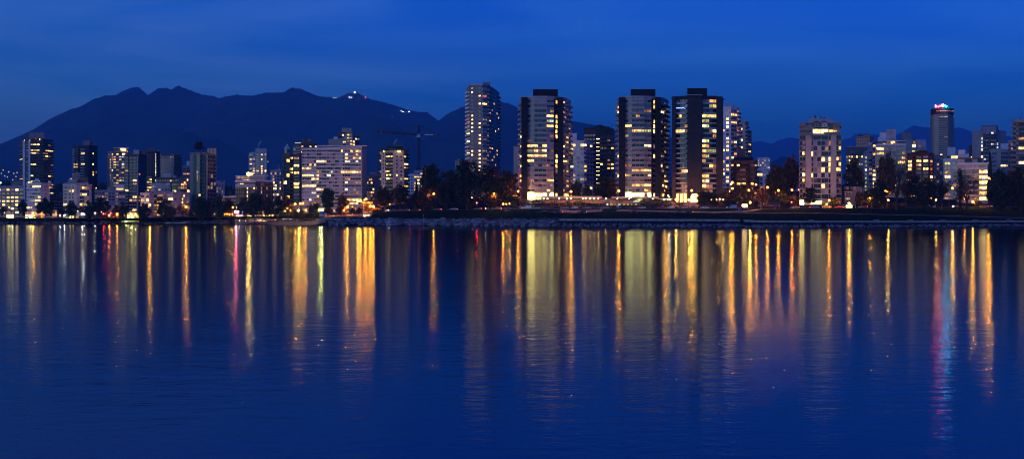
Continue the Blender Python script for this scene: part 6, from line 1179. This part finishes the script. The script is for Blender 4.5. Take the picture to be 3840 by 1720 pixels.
# moving traffic, seen as the cars themselves
TF = [(912, 'silver', 'h', 'silver car with white headlights just right of the neon cafe'), (935, 'grey', 'h', 'grey car with white headlights under the tree behind the cafe'), (960, 'white', 't', 'white car with red tail lights under the tallest tree before the old hotel'),
 (992, 'grey', 'h', 'grey car with white headlights before the orange shop fronts'), (1020, 'silver', 't', 'silver car with red tail lights at the right end of the orange shop fronts'), (1052, 'grey', 't', 'grey car with red tail lights below the pale rounded midrise'),
 (1078, 'silver', 'h', 'silver car with white headlights just right of the left greenish lamp'), (1102, 'white', 'h', 'white car with white headlights between the two greenish lamps'), (1120, 'grey', 'h', 'grey car with white headlights below the right greenish lamp'),
 (1452, 'silver', 'h', 'silver car with white headlights at the top of the slope behind the stone figure'), (1472, 'grey', 'h', 'grey car with white headlights just right of the stone figure'), (1500, 'red', 't', 'red car with red tail lights below the beige and green tower'),
 (1522, 'grey', 't', 'grey car with red tail lights under the trees right of the beige and green tower'), (1560, 'black', 't', 'black car with red tail lights below the tower crane'), (1640, 'grey', 't', 'grey car with red tail lights below the two hillside lamps'),
 (1700, 'silver', 't', 'silver car with red tail lights left of the biggest grove tree'), (1790, 'grey', 't', 'grey car with red tail lights beside the small traffic light of the grove'), (1836, 'silver', 'h', 'silver car with white headlights below the small glowing orange tree'),
 (1866, 'grey', 't', 'grey car with red tail lights at the road bend below the low yellow lamp'), (1938, 'black', 't', 'black car with red tail lights left of the long white van'), (2066, 'grey', 't', 'grey car with red tail lights below the left end of the podium'),
 (2136, 'black', 't', 'black car with red tail lights passing behind the brightest white hatchback'), (2218, 'grey', 't', 'grey car with red tail lights below the brightest downlight of the podium'), (2318, 'silver', 't', 'silver car with red tail lights below the green lit slots'),
 (2355, 'grey', 't', 'grey car with red tail lights below the glass skylight'), (2480, 'red', 't', 'red car with red tail lights before the tall podium hedge'), (2622, 'black', 't', 'black car with red tail lights just right of the arched entrance'),
 (2672, 'grey', 't', 'grey car with red tail lights right of the lone white sedan'), (2776, 'red', 't', 'red car with red tail lights between the work van and the glowing board'), (2980, 'silver', 't', 'silver car with red tail lights beside the red traffic light'),
 (3020, 'black', 't', 'black car with red tail lights at the left foot of the concrete tower'), (3100, 'grey', 't', 'grey car with red tail lights before the bus shelter'), (3150, 'red', 't', 'red car with red tail lights left of the white-framed glowing board'),
 (3236, 'grey', 't', 'grey car with red tail lights right of the white-framed glowing board'), (3590, 'silver', 'h', 'silver car with white headlights beside the ivy-covered tree'), (3690, 'grey', 't', 'grey car with red tail lights at the right foot of the wide lit block'), (3730, 'silver', 't', 'silver car with red tail lights under the big dark tree at right')]
for px, col, lit, lab in TF:
    c = car('sedan', col, px, road_D(px)+(9.5 if lit == 'h' else 6.5), 0, lab, lit+'x', grp='moving cars on the shore road')
# ------------------------------------------------------------------ street furniture
def board(px0, px1, yt, yb, D, label, mat, frame='white', name='notice_board', cat='sign', posts=True):
    r = empty(name, (X((px0+px1)/2, D), D, gz((px0+px1)/2, D)), label, cat)
    mb = MB(); mb.box(X(px0, D), X(px1, D), D, D+.15, Z(yb, D), Z(yt, D), mat); mb.build('panel', r)
    mb = MB(); fm = WALL[frame]; zb = gz((px0+px1)/2, D)-.1
    for x in (X(px0, D), X(px1, D)): mb.box(x-.08, x+.08, D-.05, D+.2, zb, Z(yt, D)+.15, fm)
    mb.box(X(px0, D)-.08, X(px1, D)+.08, D-.04, D+.19, Z(yt, D)+.001, Z(yt, D)+.16, fm); mb.build('frame', r); return r
board(2782, 2802, 766, 777, road_D(2790)+6, 'small glowing orange-white board left of the side street corner', glow('board_glow', (1, .55, .18), 22, False, True), 'lav')
r = board(3172, 3196, 768, 778.5, road_D(3185)-1, 'white-framed board glowing yellow at the road edge, right of the concrete tower', glow('board_yellow', (1, .6, .12), 9, False, True))
mb = MB(); D = road_D(3185)-1.3
mb.tube([P(3160, 779, D), P(3160, 768, D), P(3208, 768, D), P(3208, 779, D)], .14, WALL['white'], 4); mb.build('outer_frame', r)
def sig(px, py, D, label, on):
    r = empty('traffic_light', (X(px, D), D, gz(px, D)), label, 'traffic light', 'traffic lights'); mb = MB(); mb.tube([(X(px, D), D, gz(px, D)-.2), (X(px, D), D, Z(py, D)+1)], .08, M_['metal'], 5); mb.build('pole', r)
    mb = MB(); x = X(px, D); mb.box(x-.22, x+.22, D-.35, D-.1, Z(py, D)-.6, Z(py, D)+.9, surf('signal_yellow', (.25, .16, .02), .6)); mb.build('housing', r)
    for k, c in enumerate(('red', 'amber', 'green')):
        mb = MB(); mb.ball((x, D-.37, Z(py, D)+.6-k*.45), .17, LAMP['red'] if (on and k == 0) else WALL['black'], 8); mb.build('lens', r)
sig(2968, 761, road_D(2968)-1, 'traffic light showing red at the side street corner', True); sig(1788, 764, road_D(1788)-1, 'small traffic light left of the road bend in front of the grove', True)
sig(2798, 736, road_D(2798)+3, 'yellow traffic light housing seen side-on left of the side street', False); sig(2809, 756, road_D(2809)+2, 'lower yellow traffic light housing beside the lamp pole', False)
for px, w_, lab, c in ((2771, 4, 'blue litter bin on the verge, left of two', (.05, .16, .45)), (2779, 4, 'dark blue litter bin on the verge, right of two', (.02, .08, .35))):
    D = road_D(px)-9; r = empty('litter_bin', (X(px, D), D, gz(px, D)), lab, 'bin', 'blue bins on the verge'); b_ = Vector(r.location)
    mb = MB(); mb.tube([b_, b_+Vector((0, 0, 1.25))], [.36, .42], surf('bin_blue_'+str(w_)+str(px), c, .6), 10); mb.build('body', r); mb = MB(); mb.tube([b_+Vector((0, 0, 1.25)), b_+Vector((0, 0, 1.45))], [.46, .2], M_['metal'], 10); mb.build('lid', r)
def post(px, yt, D, label, panel=(.5, .5, .52), ph=.6, name='road_sign'):
    r = empty(name, (X(px, D), D, gz(px, D)), label, 'road sign', 'road signs'); x = X(px, D); mb = MB(); mb.tube([(x, D, gz(px, D)-.2), (x, D, Z(yt, D))], .05, M_['rim'], 5); mb.build('post', r)
    mb = MB(); mb.box(x-ph/2, x+ph/2, D-.08, D-.05, Z(yt, D)-ph, Z(yt, D), surf('sign_'+str(int(panel[2]*100)), panel, .5)); mb.build('panel', r)
post(2764, 757, road_D(2764)-1, 'white sign post right of the white work van'); post(3020, 757, road_D(3020)-1, 'white sign post below the left side of the concrete tower'); post(2922, 755, road_D(2922), 'dark sign post at the right kerb of the side street', (.1, .12, .2)); post(2902, 769, road_D(2902)-4, 'small blue sign at the mouth of the side street', (.1, .2, .5)); post(2852, 757, road_D(2852), 'blue and white sign post at the left kerb of the side street', (.3, .4, .6), .8)
post(2485, 768, road_D(2485)-1, 'square white sign post in front of the tall podium hedge', (.5, .5, .5), 1.1); post(2316, 768, road_D(2316)-1, 'white notice on a post before the lit podium slots', (.45, .45, .45), 1.1); post(2020, 766, road_D(2020)+14, 'small grey sign post in the long hedge', (.3, .3, .3)); post(1588, 803, 720, 'white marker post on the grassy slope', (.6, .6, .6), .35)
# benches on the lawn above the seawall
def bench():
    r = empty('park_bench', (0, 0, 0)); wd = surf('bench_wood', (.20, .18, .17), .8)
    mb = MB(); mb.box(-1.5, 1.5, -.25, .25, .42, .48, wd); mb.build('seat', r); mb = MB(); mb.box(-1.5, 1.5, .24, .30, .55, .95, wd); mb.build('backrest', r)
    for x in (-1.2, 1.2): mb = MB(); mb.box(x-.06, x+.06, -.22, .22, 0, .42, M_['metal']); mb.box(x-.05, x+.05, .22, .28, 0, .95, M_['metal']); mb.build('leg', r)
    return reg(r)
BP = bench(); BL = ['bench on the lawn edge below the pale concrete tower', 'bench on the lawn edge below the stepped white apartments', 'bench on the lawn edge below the brick arched building', 'bench on the lawn edge left of the lamp reflections of the wide lit block', 'bench on the lawn edge at the far right of the park']
for i, px in enumerate((3042, 3287, 3415, 3535, 3658)):
    o = BP if i == 0 else copy_tree(BP); st = stations(px); D = st[2][0]+4; o.location = G(px, D, 0); tag(o, BL[i], 'bench', 'benches above the seawall')
o = copy_tree(BP); o.location = G(3786, stations(3786)[2][0]+4, 0); tag(o, 'bench on the lawn near the big dark tree with the pale trunk foot', 'bench', 'benches above the seawall')
# bus shelter
r = empty('bus_shelter', (X(3095, 756), 756, gz(3095, 756)), 'flat-roofed bus shelter beside the lamp at the foot of the concrete tower', 'bus shelter'); D = 755
mb = MB(); mb.box(X(3082, D), X(3112, D), D, D+2, Z(761, D), Z(759.5, D), WALL['tan']); mb.build('roof', r)
for px in (3083, 3097, 3111): mb = MB(); mb.box(X(px, D)-.06, X(px, D)+.06, D+.1, D+.2, gz(3095, D)-.1, Z(761, D), M_['metal']); mb.build('post', r)
mb = MB(); mb.box(X(3083, D), X(3111, D), D+1.8, D+1.85, gz(3095, D)+.5, Z(762, D), M_['carglass']); mb.build('back_panel', r)
# stacked stone figure
r0 = tag(None, None) if False else None
D = 748; b_ = G(1457, D, -.1); mb = MB(); s_ = surf('statue_granite', (.30, .32, .36), .8, .3, .8, bump=.3); x, y, z = b_
r = empty('stone_figure', b_, 'stacked stone figure with outspread arms above the boulders, below the start of the wooded hillside', 'statue')
def stoneb(nm, x0, x1, z0, z1):
    mb = MB(); mb.hexa([(x+x0, y-.6, z+z0), (x+x1, y-.6, z+z0), (x+x1, y+.6, z+z0), (x+x0, y+.6, z+z0), (x+x0+.12, y-.5, z+z1), (x+x1-.1, y-.5, z+z1), (x+x1-.12, y+.5, z+z1), (x+x0+.1, y+.5, z+z1)], s_); mb.build(nm, r)
stoneb('base', -2, 2, 0, .7); stoneb('leg', -1.2, -.35, .7, 2.3); stoneb('leg', .35, 1.2, .7, 2.3); stoneb('hip', -1.2, 1.2, 2.3, 2.9); stoneb('torso', -.7, .7, 2.9, 3.7); stoneb('arms', -2.1, 2.1, 3.7, 4.3); stoneb('head', -.5, .5, 4.3, 5.2)
# two walkers on the park path
def person(px, D, lab, tone, stride):
    base = G(px, D, .06); me = bpy.data.meshes.new('person'); s = stride
    V = [(0, 0, .95), (0, 0, 1.2), (0, 0, 1.42), (0, 0, 1.5), (0, 0, 1.66), (-.02, 0, 1.78), (0, .11, .88), (s*.18, .11, .48), (s*.30, .11, .06), (s*.12, .11, .03), (0, -.11, .88), (-s*.14, -.11, .5), (-s*.34, -.11, .1), (-s*.46, -.11, .06), (0, .2, 1.4), (-s*.06, .25, 1.13), (-s*.16, .24, .9), (0, -.2, 1.4), (s*.08, -.25, 1.13), (s*.2, -.24, .92)]
    E = [(0, 1), (1, 2), (2, 3), (3, 4), (4, 5), (0, 6), (6, 7), (7, 8), (8, 9), (0, 10), (10, 11), (11, 12), (12, 13), (2, 14), (14, 15), (15, 16), (2, 17), (17, 18), (18, 19)]
    Rr = [.15, .15, .16, .06, .10, .08, .09, .065, .05, .04, .09, .065, .05, .04, .06, .045, .035, .06, .045, .035]
    me.from_pydata(V, E, []); o = bpy.data.objects.new('person', me); COL.objects.link(o); o.location = base; sk = o.modifiers.new('skin', 'SKIN')
    for v, q in zip(me.skin_vertices[0].data, Rr): v.radius = (q, q)
    me.skin_vertices[0].data[0].use_root = True; o.modifiers.new('sub', 'SUBSURF').levels = 1; o.modifiers['sub'].render_levels = 1
    me.materials.append(tone); tag(o, lab, 'person'); return o
person(2490, DY(2490, 799)-.6, 'dark figure walking on the park path left of the pale blue sedan', surf('dark_clothes', (.02, .02, .025)), 1)
person(2511, DY(2511, 799)-.6, 'second dark figure standing on the park path, nearer the pale blue sedan', surf('dark_clothes', (.02, .02, .025)), .3)
person(901, 893, 'figure in pale clothes standing on the sand edge below the neon cafe', surf('pale_clothes', (.35, .4, .5)), .3)
# steam from two roofs
stm = bpy.data.materials.new('steam'); nt, N, L = nodes_of(stm); o = N.new('ShaderNodeOutputMaterial'); v = N.new('ShaderNodeVolumePrincipled'); v.inputs['Color'].default_value = (.95, .95, 1, 1); v.inputs['Density'].default_value = .35; L.new(v.outputs[0], o.inputs['Volume'])
for pts, D in (([(968, 553), (971, 543), (975, 535), (982, 527)], 1499), ([(1477, 546), (1479, 537), (1484, 528), (1492, 520)], 1006)):
    mb = MB(); mb.tube([P(a, b, D) for a, b in pts], [q*D/1000 for q in (.35, .8, 1.0, .35)], stm, 10); o = tag(mb.build('steam', smooth=True), kind='stuff')
# lights on the mountain and the far slope
def far_light(px, py, D, kind, rad, label, grp='lights on the mountain'):
    r = empty('mast_light', P(px, py, D)-Vector((0, 0, rad*3)), label, 'floodlight', grp); p = P(px, py, D)
    mb = MB(); mb.tube([p-Vector((0, 0, 90)), p], rad*.12, M_['metal'], 4); mb.build('mast', r); mb = MB(); mb.ball(p, rad, LAMP[kind], 8); mb.build('lamp_head', r)
FL = [(1330, 347, 'hot', 7, 'brightest summit light on top of the mountain'), (1310, 365, 'dotw', 6, 'left of two white lights just under the summit'), (1318, 366, 'dotw', 5, 'right of two white lights just under the summit'), (1252, 367, 'dotw', 4, 'white light at the left end of the ridge lodge row'), (1260, 367, 'dotw', 3, 'second white light of the ridge lodge row'), (1268, 366, 'dot', 3, 'faint light at the right end of the ridge lodge row'), (1370, 366, 'red', 3, 'red light right of the summit'), (1504, 416, 'dotw', 3.5, 'small bluish light on the ski slope'), (1511, 419, 'dotw', 5, 'white light at the left end of the lit ski run'), (1534, 419, 'dotw', 6, 'white light at the right end of the lit ski run'), (1471, 437, 'dot', 3.5, 'lone yellow light low on the mountain slope'), (1522, 421.5, 'dot', 3, 'faint middle light of the lit ski run'), (1343, 370, 'dot', 2.5, 'tiny orange light below the summit')]
for px, py, k, rd, lab in FL: far_light(px, py, 10650 if py < 360 else 10350, k, rd*.6, lab)
for i, (px, py) in enumerate(((2, 685), (64, 647), (33, 645), (12, 638), (18, 660), (52, 650), (5, 650), (60, 662), (48, 674), (28, 664))):
    far_light(px, py, 1740 if i == 0 else 2300+i*30, 'dotw' if i == 0 else 'dot', 1.0 if i == 0 else .8, ['strongest white light on the far slope at the left edge', 'amber light highest on the right of the far slope', 'pale light in the middle of the far slope', 'pale light high at the left of the far slope', 'faint light left of centre on the far slope', 'faint light near the amber one on the far slope', 'faint light at the left edge of the far slope', 'faint red-tinged light below the amber one', 'lowest faint light beside the broad tower', 'faint light low in the middle of the far slope'][i], 'lights on the far slope')
for i, py in enumerate((663, 668, 672)):
    D = 770; far_light(1900, py, D, 'red', .3, ['uppermost of three stacked red lights before the grove trees', 'middle one of three stacked red lights before the grove trees', 'lowest of three stacked red lights before the grove trees'][i], 'stacked red lights')
for o in bpy.data.objects:
    if o.name.startswith('mast') and o.parent and o.parent.name.startswith('mast_light') and o.parent.location.y < 900: pass
# ------------------------------------------------------------------ render settings
SC.view_settings.view_transform = 'Standard'; SC.view_settings.look = 'None'; SC.view_settings.exposure = EXPO; SC.view_settings.gamma = 1
C = SC.cycles; C.max_bounces = 4; C.diffuse_bounces = 1; C.glossy_bounces = 3; C.transmission_bounces = 2; C.volume_bounces = 0; C.transparent_max_bounces = 4
C.sample_clamp_indirect = 25; C.sample_clamp_direct = 200; C.caustics_reflective = False; C.caustics_refractive = False; C.use_light_tree = True
C.use_adaptive_sampling = False; C.use_denoising = True; C.denoiser = 'OPENIMAGEDENOISE'; C.denoising_input_passes = 'RGB_ALBEDO_NORMAL'; C.blur_glossy = 0
C.filter_width = 1.05; C.denoising_prefilter = 'ACCURATE'
